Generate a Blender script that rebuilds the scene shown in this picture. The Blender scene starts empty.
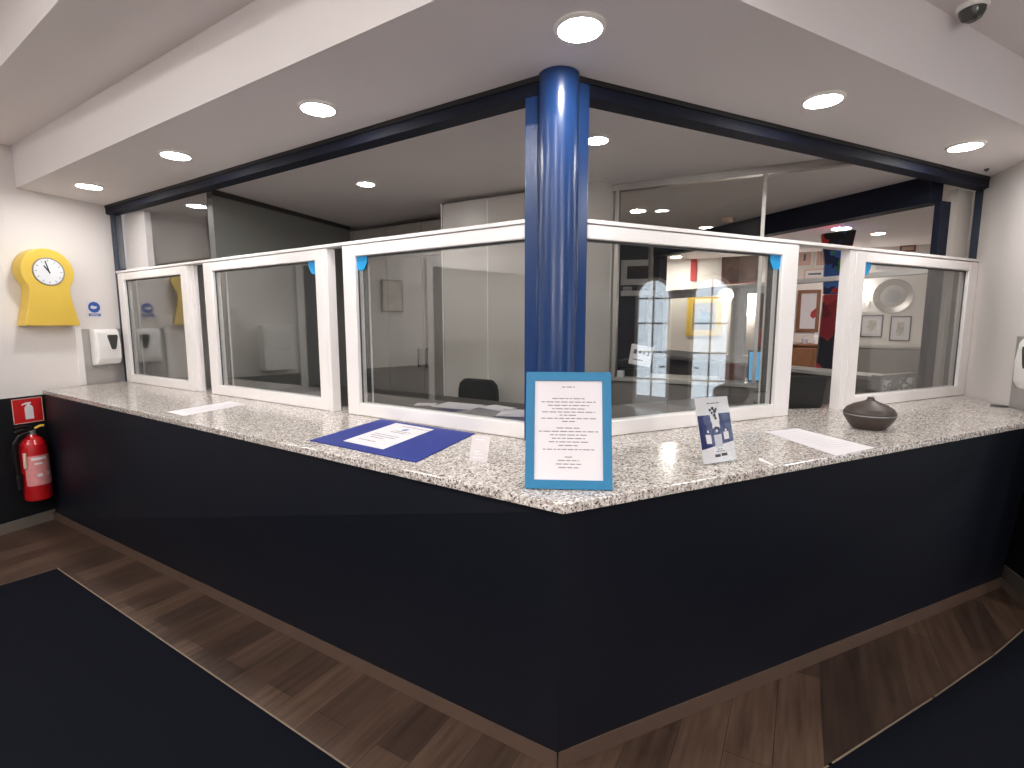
import bpy, bmesh, math, random
from mathutils import Vector, Matrix
random.seed(7)
SC = bpy.context.scene
COL = SC.collection
PI = math.pi

# ------------------------------------------------------------------ camera
CAM_Z, FOC, PITCH = 1.652, 505.0, math.radians(7.0)
cam = bpy.data.cameras.new('camera')
cam.sensor_width = 36.0
cam.lens = FOC / 1024 * 36.0
cam.clip_start = 0.02
cob = bpy.data.objects.new('camera', cam)
COL.objects.link(cob)
cob.location = (0, 0, CAM_Z)
cob.rotation_euler = (PI / 2 - PITCH, 0, 0)
SC.camera = cob

# ------------------------------------------------------------------ plan
C = Vector((.185, 2.295))                       # corner of the glazing
UL, NL = Vector((.842, -.539)), Vector((.539, .842))    # left run: along it to the right, into the office
UR, NR = Vector((.903, .429)), Vector((-.429, .903))    # right run
ROTL = math.atan2(-.539, .842)
ROTR = math.atan2(.429, .903)
LWA = Vector((-3.65, 4.736)); LWX = Vector((.33, .945)); LWY = Vector((-.945, .33))
ROTLW = math.atan2(.945, .33)
RWA = Vector((3.46, 3.84)); RWX = Vector((-.33, -.945)); RWY = Vector((.945, -.33))
ROTRW = math.atan2(-.945, -.33)
HC, ZR, ZH, ZS, ZC = 1.10, 2.12, 2.615, 2.69, 3.0


def S(r, g, b):
    def f(c):
        c /= 255.0
        return c / 12.92 if c <= .04045 else ((c + .055) / 1.055) ** 2.4
    return (f(r), f(g), f(b), 1.0)


# ------------------------------------------------------------------ materials
def new_mat(name):
    m = bpy.data.materials.new(name)
    m.use_nodes = True
    nt = m.node_tree
    return m, nt, nt.nodes['Principled BSDF']


def pm(name, col, rough=.5, metal=0.0, var=.06, scale=6.0, bump=0.0, coat=0.0, spec=.5):
    """principled surface whose colour and roughness drift slightly with a noise texture"""
    m, nt, b = new_mat(name)
    tc = nt.nodes.new('ShaderNodeTexCoord')
    nz = nt.nodes.new('ShaderNodeTexNoise')
    nz.inputs['Scale'].default_value = scale
    nz.inputs['Detail'].default_value = 4
    nt.links.new(tc.outputs['Object'], nz.inputs['Vector'])
    mx = nt.nodes.new('ShaderNodeMix'); mx.data_type = 'RGBA'
    mx.inputs['A'].default_value = tuple(c * (1 - var) for c in col[:3]) + (1,)
    mx.inputs['B'].default_value = tuple(min(1, c * (1 + var)) for c in col[:3]) + (1,)
    nt.links.new(nz.outputs['Fac'], mx.inputs['Factor'])
    nt.links.new(mx.outputs['Result'], b.inputs['Base Color'])
    b.inputs['Roughness'].default_value = rough
    b.inputs['Metallic'].default_value = metal
    b.inputs['Coat Weight'].default_value = coat
    b.inputs['Coat Roughness'].default_value = .08
    b.inputs['Specular IOR Level'].default_value = spec
    if bump:
        bp = nt.nodes.new('ShaderNodeBump')
        bp.inputs['Strength'].default_value = bump
        bp.inputs['Distance'].default_value = .01
        n2 = nt.nodes.new('ShaderNodeTexNoise')
        n2.inputs['Scale'].default_value = scale * 30
        nt.links.new(tc.outputs['Object'], n2.inputs['Vector'])
        nt.links.new(n2.outputs['Fac'], bp.inputs['Height'])
        nt.links.new(bp.outputs['Normal'], b.inputs['Normal'])
    return m


def emis(name, col, st):
    m = bpy.data.materials.new(name)
    m.use_nodes = True
    nt = m.node_tree
    nt.nodes.clear()
    o = nt.nodes.new('ShaderNodeOutputMaterial')
    e = nt.nodes.new('ShaderNodeEmission')
    e.inputs['Color'].default_value = col
    e.inputs['Strength'].default_value = st
    nt.links.new(e.outputs[0], o.inputs['Surface'])
    return m


def glass(name, tint=(.9, .93, .91, 1), r0=.06, k=1.0):
    """clear sheet: transparent body, mirror reflection that grows at grazing angles"""
    m = bpy.data.materials.new(name)
    m.use_nodes = True
    nt = m.node_tree
    nt.nodes.clear()
    o = nt.nodes.new('ShaderNodeOutputMaterial')
    t = nt.nodes.new('ShaderNodeBsdfTransparent'); t.inputs['Color'].default_value = tint
    g = nt.nodes.new('ShaderNodeBsdfGlossy'); g.inputs['Roughness'].default_value = .0
    lw = nt.nodes.new('ShaderNodeLayerWeight'); lw.inputs['Blend'].default_value = .5
    p = nt.nodes.new('ShaderNodeMath'); p.operation = 'POWER'; p.inputs[1].default_value = 3.6
    nt.links.new(lw.outputs['Facing'], p.inputs[0])
    q = nt.nodes.new('ShaderNodeMath'); q.operation = 'MULTIPLY_ADD'
    q.inputs[1].default_value = (1 - r0) * k; q.inputs[2].default_value = r0
    nt.links.new(p.outputs[0], q.inputs[0])
    mx = nt.nodes.new('ShaderNodeMixShader')
    nt.links.new(q.outputs[0], mx.inputs[0])
    nt.links.new(t.outputs[0], mx.inputs[1])
    nt.links.new(g.outputs[0], mx.inputs[2])
    nt.links.new(mx.outputs[0], o.inputs['Surface'])
    return m


def granite():
    m, nt, b = new_mat('speckled_granite')
    tc = nt.nodes.new('ShaderNodeTexCoord')
    v1 = nt.nodes.new('ShaderNodeTexVoronoi'); v1.inputs['Scale'].default_value = 130
    v2 = nt.nodes.new('ShaderNodeTexVoronoi'); v2.inputs['Scale'].default_value = 190
    nz = nt.nodes.new('ShaderNodeTexNoise'); nz.inputs['Scale'].default_value = 45; nz.inputs['Detail'].default_value = 6
    for n in (v1, v2, nz):
        nt.links.new(tc.outputs['Object'], n.inputs['Vector'])
    r1 = nt.nodes.new('ShaderNodeValToRGB')
    e = r1.color_ramp
    e.interpolation = 'CONSTANT'
    e.elements[0].position = 0; e.elements[0].color = S(150, 138, 132)
    e.elements[1].position = .12; e.elements[1].color = S(208, 199, 191)
    for pos, c in ((.40, S(232, 225, 217)), (.62, S(248, 243, 238)), (.82, S(192, 180, 172))):
        q = e.elements.new(pos); q.color = c
    sep = nt.nodes.new('ShaderNodeSeparateColor')
    nt.links.new(v1.outputs['Color'], sep.inputs[0])
    nt.links.new(sep.outputs[0], r1.inputs['Fac'])
    r2 = nt.nodes.new('ShaderNodeValToRGB')
    r2.color_ramp.interpolation = 'CONSTANT'
    r2.color_ramp.elements[0].color = (0, 0, 0, 1)
    r2.color_ramp.elements[1].position = .91
    r2.color_ramp.elements[1].color = (1, 1, 1, 1)
    sp2 = nt.nodes.new('ShaderNodeSeparateColor')
    nt.links.new(v2.outputs['Color'], sp2.inputs[0])
    nt.links.new(sp2.outputs[1], r2.inputs['Fac'])
    mx = nt.nodes.new('ShaderNodeMix'); mx.data_type = 'RGBA'
    nt.links.new(r2.outputs['Color'], mx.inputs['Factor'])
    nt.links.new(r1.outputs['Color'], mx.inputs['A'])
    mx.inputs['B'].default_value = S(84, 74, 70)
    m2 = nt.nodes.new('ShaderNodeMix'); m2.data_type = 'RGBA'; m2.blend_type = 'MULTIPLY'
    m2.inputs['Factor'].default_value = .42
    nt.links.new(mx.outputs['Result'], m2.inputs['A'])
    nt.links.new(nz.outputs['Fac'], m2.inputs['B'])
    nt.links.new(m2.outputs['Result'], b.inputs['Base Color'])
    b.inputs['Roughness'].default_value = .16
    return m


def planks():
    m, nt, b = new_mat('wood_planks')
    tc = nt.nodes.new('ShaderNodeTexCoord')
    mp = nt.nodes.new('ShaderNodeMapping')
    mp.inputs['Rotation'].default_value = (0, 0, -math.atan2(.868, .497))
    nt.links.new(tc.outputs['Object'], mp.inputs['Vector'])
    bk = nt.nodes.new('ShaderNodeTexBrick')
    bk.inputs['Scale'].default_value = 1
    bk.inputs['Brick Width'].default_value = 1.3
    bk.inputs['Row Height'].default_value = .17
    bk.inputs['Mortar Size'].default_value = .0016
    bk.inputs['Color1'].default_value = S(98, 76, 62)
    bk.inputs['Color2'].default_value = S(62, 46, 38)
    bk.inputs['Mortar'].default_value = S(44, 32, 27)
    nt.links.new(mp.outputs[0], bk.inputs['Vector'])
    m3 = nt.nodes.new('ShaderNodeMapping'); m3.inputs['Scale'].default_value = (1.2, 14, 1)
    nt.links.new(mp.outputs[0], m3.inputs['Vector'])
    nz = nt.nodes.new('ShaderNodeTexNoise'); nz.inputs['Scale'].default_value = 2.2; nz.inputs['Detail'].default_value = 7
    nt.links.new(m3.outputs[0], nz.inputs['Vector'])
    rp = nt.nodes.new('ShaderNodeValToRGB')
    rp.color_ramp.elements[0].position = .3; rp.color_ramp.elements[0].color = (.38, .34, .32, 1)
    rp.color_ramp.elements[1].position = .68; rp.color_ramp.elements[1].color = (1, 1, 1, 1)
    nt.links.new(nz.outputs['Fac'], rp.inputs['Fac'])
    mx = nt.nodes.new('ShaderNodeMix'); mx.data_type = 'RGBA'; mx.blend_type = 'MULTIPLY'
    mx.inputs['Factor'].default_value = .9
    nt.links.new(bk.outputs['Color'], mx.inputs['A'])
    nt.links.new(rp.outputs['Color'], mx.inputs['B'])
    nt.links.new(mx.outputs['Result'], b.inputs['Base Color'])
    b.inputs['Roughness'].default_value = .5
    return m


def patches(name, cols, scale=4.0, rough=.6):
    """irregular hand-painted patches"""
    m, nt, b = new_mat(name)
    tc = nt.nodes.new('ShaderNodeTexCoord')
    nz = nt.nodes.new('ShaderNodeTexNoise'); nz.inputs['Scale'].default_value = scale; nz.inputs['Detail'].default_value = 2
    nt.links.new(tc.outputs['Object'], nz.inputs['Vector'])
    mp = nt.nodes.new('ShaderNodeMix'); mp.data_type = 'RGBA'; mp.inputs['Factor'].default_value = .25
    nt.links.new(tc.outputs['Object'], mp.inputs['A'])
    nt.links.new(nz.outputs['Color'], mp.inputs['B'])
    v = nt.nodes.new('ShaderNodeTexVoronoi'); v.inputs['Scale'].default_value = scale
    nt.links.new(mp.outputs['Result'], v.inputs['Vector'])
    sep = nt.nodes.new('ShaderNodeSeparateColor')
    nt.links.new(v.outputs['Color'], sep.inputs[0])
    rp = nt.nodes.new('ShaderNodeValToRGB'); rp.color_ramp.interpolation = 'CONSTANT'
    n = len(cols)
    rp.color_ramp.elements[0].color = cols[0]
    rp.color_ramp.elements[1].position = 1.0 / n; rp.color_ramp.elements[1].color = cols[1]
    for i in range(2, n):
        e = rp.color_ramp.elements.new(i / n); e.color = cols[i]
    nt.links.new(sep.outputs[0], rp.inputs['Fac'])
    nt.links.new(rp.outputs['Color'], b.inputs['Base Color'])
    b.inputs['Roughness'].default_value = rough
    return m


M = dict(
    white_wall=pm('white_wall_paint', S(226, 220, 217), .75, var=.02, scale=2),
    ceiling=pm('ceiling_paint', S(232, 226, 225), .8, var=.02, scale=1.5),
    dark_panel=pm('navy_black_laminate', S(12, 16, 26), .5, var=.1, scale=3, spec=.35),
    wainscot=pm('dark_wainscot_paint', S(14, 16, 21), .55, var=.1, scale=3, spec=.35),
    floor=planks(),
    skirt=pm('brown_skirting', S(84, 66, 56), .5, var=.15, scale=9),
    grey_skirt=pm('grey_skirting', S(104, 96, 88), .5, var=.08, scale=9),
    granite=granite(),
    pvc=pm('white_pvc', S(234, 230, 229), .3, var=.01),
    blue=pm('blue_lacquer', S(24, 53, 99), .27, var=.05, scale=3, coat=.0),
    navy=pm('navy_painted_steel', S(20, 24, 40), .6, var=.08, scale=3, spec=.2),
    slate=pm('slate_blue_post_paint', S(36, 50, 68), .45, var=.08, scale=5),
    gap=pm('black_shadow_gap_strip', S(16, 15, 18), .6),
    gasket=pm('dark_glazing_gasket', S(60, 62, 62), .5),
    alu=pm('brushed_aluminium', S(186, 182, 178), .35, metal=.6, var=.05, scale=20),
    sash_glass=glass('sash_glass', (.93, .94, .93, 1), .095, 1.0),
    top_glass=glass('upper_glass', (.95, .95, .95, 1), .03, .7),
    part_glass=glass('partition_glass', (.97, .97, .96, 1), .02, .6),
    clip=pm('bright_blue_plastic', S(20, 150, 214), .4),
    mat=pm('navy_mat_pile', S(8, 11, 22), .95, var=.25, scale=40, bump=.5, spec=.15),
    mat_edge=pm('beige_mat_binding', S(132, 116, 98), .6),
    yellow=pm('yellow_enamel', S(224, 190, 82), .4, var=.02),
    dial=pm('clock_dial_white', S(228, 230, 234), .4, var=.01),
    black=pm('black_plastic', S(13, 13, 15), .4, var=.08),
    black_fabric=pm('black_fabric', S(22, 22, 25), .9, var=.2, scale=60, bump=.4),
    grey_metal=pm('grey_metal', S(150, 150, 152), .35, metal=.7),
    steel_plate=pm('satin_steel_plate', S(176, 172, 170), .3, metal=.35, var=.05),
    disp=pm('white_dispenser_plastic', S(240, 238, 236), .28, var=.01),
    disp_win=pm('smoked_plastic_window', S(70, 72, 70), .2),
    red=pm('extinguisher_red', S(176, 16, 22), .3, var=.05, coat=.3),
    red_sign=pm('safety_sign_red', S(196, 30, 34), .45),
    label_red=pm('extinguisher_label', S(214, 140, 140), .5, var=.2, scale=30),
    paper=pm('white_paper', S(221, 216, 219), .7, var=.01),
    ink=pm('printed_grey_ink', S(132, 126, 128), .7),
    black_ink=pm('printed_black_ink', S(38, 36, 42), .7),
    teal=pm('teal_frame_paint', S(5, 110, 154), .5, var=.03),
    folder=pm('royal_blue_card', S(22, 42, 128), .65, var=.04),
    navy_ink=pm('navy_printed_band', S(28, 36, 92), .5, var=.04),
    sticker_blue=pm('blue_sticker_ink', S(54, 92, 170), .4),
    tag_grey=pm('grey_printed_tag', S(190, 188, 196), .6, var=.1, scale=60),
    wood_dark=pm('dark_espresso_wood', S(62, 52, 47), .45, var=.18, scale=25),
    brass=pm('yellow_safety_pin', S(220, 180, 60), .4),
    grey_lam=pm('taupe_laminate', S(150, 143, 138), .42, var=.04, scale=4),
    pale_lam=pm('pale_laminate', S(188, 182, 176), .35, var=.03, scale=4),
    inner=pm('grey_green_wall_panel', S(120, 120, 116), .3, var=.08, scale=2),
    joint=pm('dark_joint', S(52, 48, 47), .6),
    edge=pm('pale_edge_strip', S(220, 216, 212), .4),
    desk=pm('dark_desk_top', S(58, 54, 52), .45, var=.1, scale=10),
    ledge=pm('grey_ledge', S(168, 164, 160), .4, var=.04),
    cab=pm('grey_cabinet_front', S(124, 118, 114), .45, var=.05),
    navy_wall=pm('navy_wall_paint', S(30, 35, 50), .6, var=.06),
    lounge=pm('lounge_wall_paint', S(228, 222, 216), .7, var=.02),
    brown=pm('sideboard_walnut', S(128, 84, 56), .45, var=.25, scale=14),
    mahog=pm('mahogany', S(92, 44, 36), .45, var=.25, scale=14),
    screen=emis('tablet_screen_glow', S(92, 176, 230), .7),
    lamp=emis('lamp_diffuser_glow', (1.0, .975, .945, 1), 112),
    lobby_fill=emis('lobby_fill_glow', (1.0, .98, .96, 1), 300),  # for the unseen downlights added to light the lobby
    globe_fill=emis('globe_fill_glow', (1.0, .97, .94, 1), 75),  # for the unseen globes added as fill light
    lamp_far=emis('lounge_lamp_glow', (1.0, .96, .91, 1), 230),
    sconce=emis('sconce_glow', (1.0, .95, .88, 1), 14),
    trim=pm('white_lamp_trim', S(240, 236, 232), .4),
    silver=pm('silver_tray', S(170, 164, 158), .35, metal=.5, var=.1, scale=30),
    pink_mat=pm('pinkish_picture_mount', S(214, 184, 168), .7),
    red_paint=pm('red_canvas', S(170, 52, 52), .7, var=.2),
)
M['totem'] = patches('painted_totem', [S(150, 26, 40), S(30, 44, 96), S(48, 150, 60), S(24, 20, 30), S(196, 44, 48), S(60, 110, 190)], 7.5)
M['totem_low'] = patches('painted_totem_low', [S(150, 30, 44), S(120, 24, 38), S(180, 50, 58), S(60, 24, 34), S(24, 26, 40)], 6)
M['sea_paint'] = patches('blue_sea_painting', [S(96, 122, 150), S(150, 160, 168), S(190, 150, 130), S(80, 110, 120)], 9)
M['night_paint'] = patches('red_black_painting', [S(30, 20, 26), S(150, 36, 40), S(20, 16, 22), S(70, 26, 30)], 7)
M['brown_paint'] = patches('brown_painting', [S(70, 48, 42), S(84, 60, 50), S(60, 42, 38), S(96, 72, 60)], 6)
M['sketch'] = patches('pencil_sketch', [S(214, 208, 198), S(196, 188, 178), S(222, 216, 208), S(176, 168, 160)], 22)
M['crumple'] = patches('crumpled_foil', [S(206, 206, 206), S(140, 140, 142), S(232, 232, 232), S(98, 98, 102)], 16, .35)
M['door_glass'] = glass('door_glass', (.96, .97, .98, 1), .04, .6)


# ------------------------------------------------------------------ mesh builder
class MB:
    def __init__(self):
        self.bm = bmesh.new()

    def _add(self, fn):
        n0 = len(self.bm.verts)
        fn()
        self.bm.verts.ensure_lookup_table()
        return self.bm.verts[n0:]

    def box(self, x0, x1, y0, y1, z0, z1, bev=0.0, seg=2, mat=None):
        t = bmesh.new()
        bmesh.ops.create_cube(t, size=1)
        for v in t.verts:
            v.co = Vector(((x0 + x1) / 2 + v.co.x * (x1 - x0), (y0 + y1) / 2 + v.co.y * (y1 - y0), (z0 + z1) / 2 + v.co.z * (z1 - z0)))
        if bev:
            bmesh.ops.bevel(t, geom=list(t.edges), offset=bev, segments=seg, affect='EDGES', profile=.5)
        self.merge(t, mat)
        return self

    def merge(self, t, mat=None):
        if mat is not None:
            bmesh.ops.transform(t, matrix=mat, verts=list(t.verts))
        me = bpy.data.meshes.new('t')
        t.to_mesh(me); t.free()
        self.bm.from_mesh(me)
        bpy.data.meshes.remove(me)

    def prism(self, pts, z0, z1, bev=0.0, mat=None, seg=2):
        """polygon in XY extruded from z0 to z1"""
        t = bmesh.new()
        a = [t.verts.new((p[0], p[1], z0)) for p in pts]
        b = [t.verts.new((p[0], p[1], z1)) for p in pts]
        n = len(pts)
        t.faces.new(a[::-1]); t.faces.new(b)
        for i in range(n):
            t.faces.new((a[i], a[(i + 1) % n], b[(i + 1) % n], b[i]))
        bmesh.ops.recalc_face_normals(t, faces=list(t.faces))
        if bev:
            bmesh.ops.bevel(t, geom=list(t.edges), offset=bev, segments=seg, affect='EDGES', profile=.5)
        self.merge(t, mat)
        return self

    def plate(self, pts, y0, y1, bev=0.0, mat=None):
        """outline in XZ given thickness along Y"""
        R = Matrix(((1, 0, 0, 0), (0, 0, 1, 0), (0, 1, 0, 0), (0, 0, 0, 1)))
        t = MB(); t.prism(pts, y0, y1, bev)
        bm = t.bm
        bmesh.ops.transform(bm, matrix=R, verts=list(bm.verts))
        bmesh.ops.reverse_faces(bm, faces=list(bm.faces))
        self.merge(bm, mat)
        return self

    def cyl(self, c, r, h, axis='Z', seg=32, r2=None, mat=None):
        t = bmesh.new()
        bmesh.ops.create_cone(t, cap_ends=True, segments=seg, radius1=r, radius2=r if r2 is None else r2, depth=h)
        if axis == 'Y':
            bmesh.ops.rotate(t, verts=list(t.verts), matrix=Matrix.Rotation(PI / 2, 3, 'X'))
        if axis == 'X':
            bmesh.ops.rotate(t, verts=list(t.verts), matrix=Matrix.Rotation(PI / 2, 3, 'Y'))
        bmesh.ops.translate(t, verts=list(t.verts), vec=c)
        self.merge(t, mat)
        return self

    def lathe(self, prof, c=(0, 0, 0), seg=40, mat=None, sx=1, sy=1):
        t = bmesh.new()
        rings = []
        for r, z in prof:
            if r < 1e-5:
                rings.append([t.verts.new((c[0], c[1], c[2] + z))])
            else:
                rings.append([t.verts.new((c[0] + sx * r * math.cos(2 * PI * i / seg), c[1] + sy * r * math.sin(2 * PI * i / seg), c[2] + z)) for i in range(seg)])
        for a, b in zip(rings, rings[1:]):
            for i in range(seg):
                j = (i + 1) % seg
                q = [a[i % len(a)], a[j % len(a)], b[j % len(b)], b[i % len(b)]]
                u = []
                for v in q:
                    if v not in u:
                        u.append(v)
                if len(u) > 2:
                    t.faces.new(u)
        for k in (0, -1):
            if len(rings[k]) > 1:
                t.faces.new(rings[k])
        bmesh.ops.recalc_face_normals(t, faces=list(t.faces))
        self.merge(t, mat)
        return self

    def tube(self, pts, r, seg=10):
        t = bmesh.new()
        P = [Vector(p) for p in pts]
        rings = []
        for i, p in enumerate(P):
            d = (P[min(i + 1, len(P) - 1)] - P[max(i - 1, 0)]).normalized()
            u = d.orthogonal().normalized() if i == 0 else (u - d * u.dot(d)).normalized()
            w = d.cross(u)
            rings.append([t.verts.new(p + r * (u * math.cos(2 * PI * k / seg) + w * math.sin(2 * PI * k / seg))) for k in range(seg)])
        for a, b in zip(rings, rings[1:]):
            for k in range(seg):
                t.faces.new((a[k], a[(k + 1) % seg], b[(k + 1) % seg], b[k]))
        t.faces.new(rings[0][::-1]); t.faces.new(rings[-1])
        bmesh.ops.recalc_face_normals(t, faces=list(t.faces))
        self.merge(t)
        return self

    def build(self, name, mat, parent=None, smooth=True, loc=None, rotz=0.0):
        me = bpy.data.meshes.new(name)
        self.bm.to_mesh(me); self.bm.free()
        if smooth:
            me.shade_smooth()
            me.set_sharp_from_angle(angle=math.radians(20.5))
        me.materials.append(mat)
        o = bpy.data.objects.new(name, me)
        COL.objects.link(o)
        if parent is not None:
            o.parent = parent
        if loc is not None:
            o.location = loc
        o.rotation_euler.z = rotz
        return o


def tag(o, label, cat, group=None):
    o['label'] = label; o['category'] = cat
    if group:
        o['group'] = group
    return o


def thing(name, label, cat, loc=(0, 0, 0), rotz=0.0, group=None, rotx=0.0):
    o = bpy.data.objects.new(name, None)
    o.empty_display_size = .1
    COL.objects.link(o)
    o.location = loc
    o.rotation_euler = (rotx, 0, rotz)
    return tag(o, label, cat, group)


def struct(name, mb, mat, parent=None, loc=None, rotz=0.0, smooth=True):
    o = mb.build(name, mat, parent, smooth, loc, rotz)
    if parent is None:
        o['kind'] = 'structure'
    return o


def copy_tree(o, parent=None):
    c = o.copy(); COL.objects.link(c)
    if parent is not None:
        c.parent = parent
    for ch in [x for x in bpy.data.objects if x.parent == o]:
        copy_tree(ch, c)
    return c


def B(x0, x1, y0, y1, z0, z1, bev=0.0, seg=2):
    return MB().box(x0, x1, y0, y1, z0, z1, bev, seg)


def L2(s, d=0.0):   # plan point: s metres left of the corner along the left run, d into the office
    return C - UL * s + NL * d


def R2(s, d=0.0):
    return C + UR * s + NR * d


def LW(s, d=0.0):   # s metres from the post along the left wall towards the viewer, d out of the wall
    return LWA - LWX * s - LWY * d


def RW(s, d=0.0):
    return RWA + RWX * s - RWY * d


def wall_seg(name, a, b, z0, z1, mat, th=.12, side=1):
    """vertical wall between two plan points, thickness on one side"""
    a, b = Vector(a), Vector(b)
    d = (b - a).normalized()
    n = Vector((-d.y, d.x)) * side * th
    return struct(name, MB().prism([a, b, b + n, a + n], z0, z1), mat)


def V3(p, z):
    return (p[0], p[1], z)


# ================================================================== the room
struct('floor', MB().prism([(-8, -5), (9, -5), (9, 12), (-8, 12)], -.1, 0), M['floor'])

# dropped ceiling over counter and office: its front edges follow the counter
fc = (.197, 1.494)
fl = (-4.30, 1.62 + .64 * 4.30); fr = (4.2, 1.39 + .53 * 4.2)
struct('ceiling', MB().prism([fc, fr, (9, fr[1]), (9, 12), (-8, 12), (-8, fl[1]), fl], ZS, 3.15), M['ceiling'])
# lobby ceiling: a lower band beside the fascia, raised beyond an edge that runs parallel to the left run
k0 = Vector((-1.911, 2.312)); kd = Vector((.823, -.568))
kl, kr = k0 - kd * 7.6, k0 + kd * 9.0
struct('ceiling.001', MB().prism([kl, kr, (9, kr.y), (9, 5.5), (-8, 6.6)], ZC, 3.45), M['ceiling'])
struct('ceiling.002', MB().prism([(-8, -5), (9, -5), (9, 5.5), (-8, 6.6)], 3.36, 3.5), M['ceiling'])

# left wall: white above, dark wainscot below
q0, q1 = LW(-.02), LW(9.9)
wall_seg('wall_left', q0, q1, 1.06, 3.45, M['white_wall'], .15, -1)
wall_seg('wall_left_lower', LW(-.02), LW(9.9), 0, 1.06, M['wainscot'], .15, -1)
wall_seg('baseboard_left', LW(.6, .012), LW(9.9, .012), 0, .085, M['grey_skirt'], .012, -1)
# right wall spur
r0, r1 = RW(-.05), RW(1.42)
wall_seg('wall_right', r0, r1, 1.06, 3.45, M['white_wall'], .15, 1)
wall_seg('wall_right_lower', RW(-.05), RW(1.42), 0, 1.06, M['wainscot'], .15, 1)
wall_seg('wall_right_return', RW(1.42), RW(1.42) + RWY * 2.9, 0, 3.45, M['cab'], .15, 1)
wall_seg('baseboard_right', RW(.55, .012), RW(1.42, .012), 0, .085, M['grey_skirt'], .012, 1)
# walls behind the viewer
wall_seg('wall_south', (-8, -4.4), (9, -4.4), 0, 3.45, M['white_wall'], .15, -1)
# east wall with a pair of tall arched glazed openings letting in daylight
E0 = Vector((5.4, .5)); ED = Vector((.33, .945)); ROTE = math.atan2(.945, .33)


def arch_outline(s0, s1, top, base):
    r = (s1 - s0) / 2
    cz = top - r
    out = [(s0, base)]
    for i in range(15):
        a = PI - PI * i / 14
        out.append(((s0 + s1) / 2 + r * math.cos(a), cz + r * math.sin(a)))
    out.append((s1, base))
    return out


pts = [(-5.3, 0)] + arch_outline(-.28, .24, 2.30, 0) + arch_outline(.5, 1.04, 2.30, 0) + [(2.2, 0), (2.2, 3.45), (-5.3, 3.45)]
struct('wall_east', MB().plate(pts, -.08, .08), M['navy_wall'], loc=V3(E0, 0), rotz=ROTE)
for i, (s0, s1, top) in enumerate(((-.28, .24, 2.30), (.5, 1.04, 2.30))):
    fr_ = MB()
    o1 = arch_outline(s0, s1, top, 0); o2 = arch_outline(s0 + .05, s1 - .05, top - .05, .08)
    ring = o1 + o2[::-1]
    fr_.plate(ring, -.04, .04)
    fr_.box(s0 + .04, s1 - .04, -.03, .03, .02, .30)
    for zb in (1.98, 1.62, 1.20, .80):
        fr_.box(s0 + .04, s1 - .04, -.018, .018, zb, zb + .025)
    fr_.box((s0 + s1) / 2 - .013, (s0 + s1) / 2 + .013, -.017, .017, .29, top - .045)
    d = struct('door_%d' % (i + 1), fr_, M['pvc'], loc=V3(E0, 0), rotz=ROTE)
    g = MB().plate(arch_outline(s0 + .05, s1 - .05, top - .05, .28), -.006, .006).build('door_glass', M['door_glass'], d)
    h = MB().tube([(s1 - .075 if i == 0 else s0 + .075, .04, 1.0), (s1 - .075 if i == 0 else s0 + .075, .09, 1.0), (s1 - .14 if i == 0 else s0 + .14, .09, 1.0)], .01).build('door_handle', M['grey_metal'], d)

# inner left: closet strip behind the first sash, closed by the office side partition
P1, P2, P3 = Vector((-2.375, 4.15)), Vector((-1.80, 5.72)), Vector((-.63, 4.98))
P4, P5, P6 = Vector((-.60, 4.49)), Vector((.50, 3.86)), Vector((.809, 4.012))
P2B = Vector((-1.53, 6.45))
wall_seg('wall_inner', P1, P2B, 0, ZS, M['inner'], .06, 1)
struct('trim_5', MB().prism([P1 + Vector((.0, 0)), P2, P2 + Vector((.03, -.012)), P1 + Vector((.03, -.012))], ZS - .035, ZS - .002), M['joint'])
wall_seg('wall_store', LW(-.15) , LW(-1.7), 0, ZS, M['white_wall'], .1, 1)
wall_seg('wall_store_back', LW(-1.5), P2, 0, ZS, M['inner'], .1, 1)
wall_seg('wall_office_back', P2 + NL * .6 - UL * .2, P2 + NL * .6 + UL * 2.7, 0, ZS, M['grey_lam'], .1, 1)
# middle room, lounge
BA = Vector((3.06, 3.75)); BD = Vector((-.352, .936)); ROTB = math.atan2(-.936, .352)
BE = Vector((1.93, 6.75))
wall_seg('wall_middle_left', P6 - Vector((.03, -.05)), (.6, 7.2), 0, ZS, M['grey_lam'], .1, 1)
wall_seg('wall_middle_back', (.5, 7.17), BE + Vector((0, .05)), 0, ZS, M['navy_wall'], .12, 1)
wall_seg('wall_lounge_left', BE + Vector((0, .05)), (1.25, 9.76), 0, ZS, M['lounge'], .12, 1)
WA = Vector((1.0, 9.92)); WX = Vector((.842, -.539)); WY = Vector((.539, .842)); ROTW = ROTL
wall_seg('wall_lounge', WA, WA + WX * 8.0, 0, ZS, M['lounge'], .12, 1)
wall_seg('wall_lounge_right', RW(-.12, -.2), WA + WX * 7.8, 0, ZS, M['lounge'], .12, -1)

# ================================================================== counter
SLF = [Vector((-3.835, 4.085)), Vector((.158, 1.481)), Vector((3.10, 2.868))]   # front edge of the granite
top = [SLF[0], SLF[1], SLF[2], RW(.0), R2(3.60, .14), R2(2.12, .13), R2(1.98, .24), R2(1.62, .42), R2(1.3, .42), R2(1.2, .14), R2(.12, .14), L2(.12, .14), L2(4.50, .14), LW(.0)]
slab = MB().prism([tuple(p) for p in top], HC - .032, HC, bev=.003)
o = slab.build('granite_worktop', M['granite'])
tag(o, 'speckled beige granite worktop with angled corner on the dark counter', 'countertop')

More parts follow.
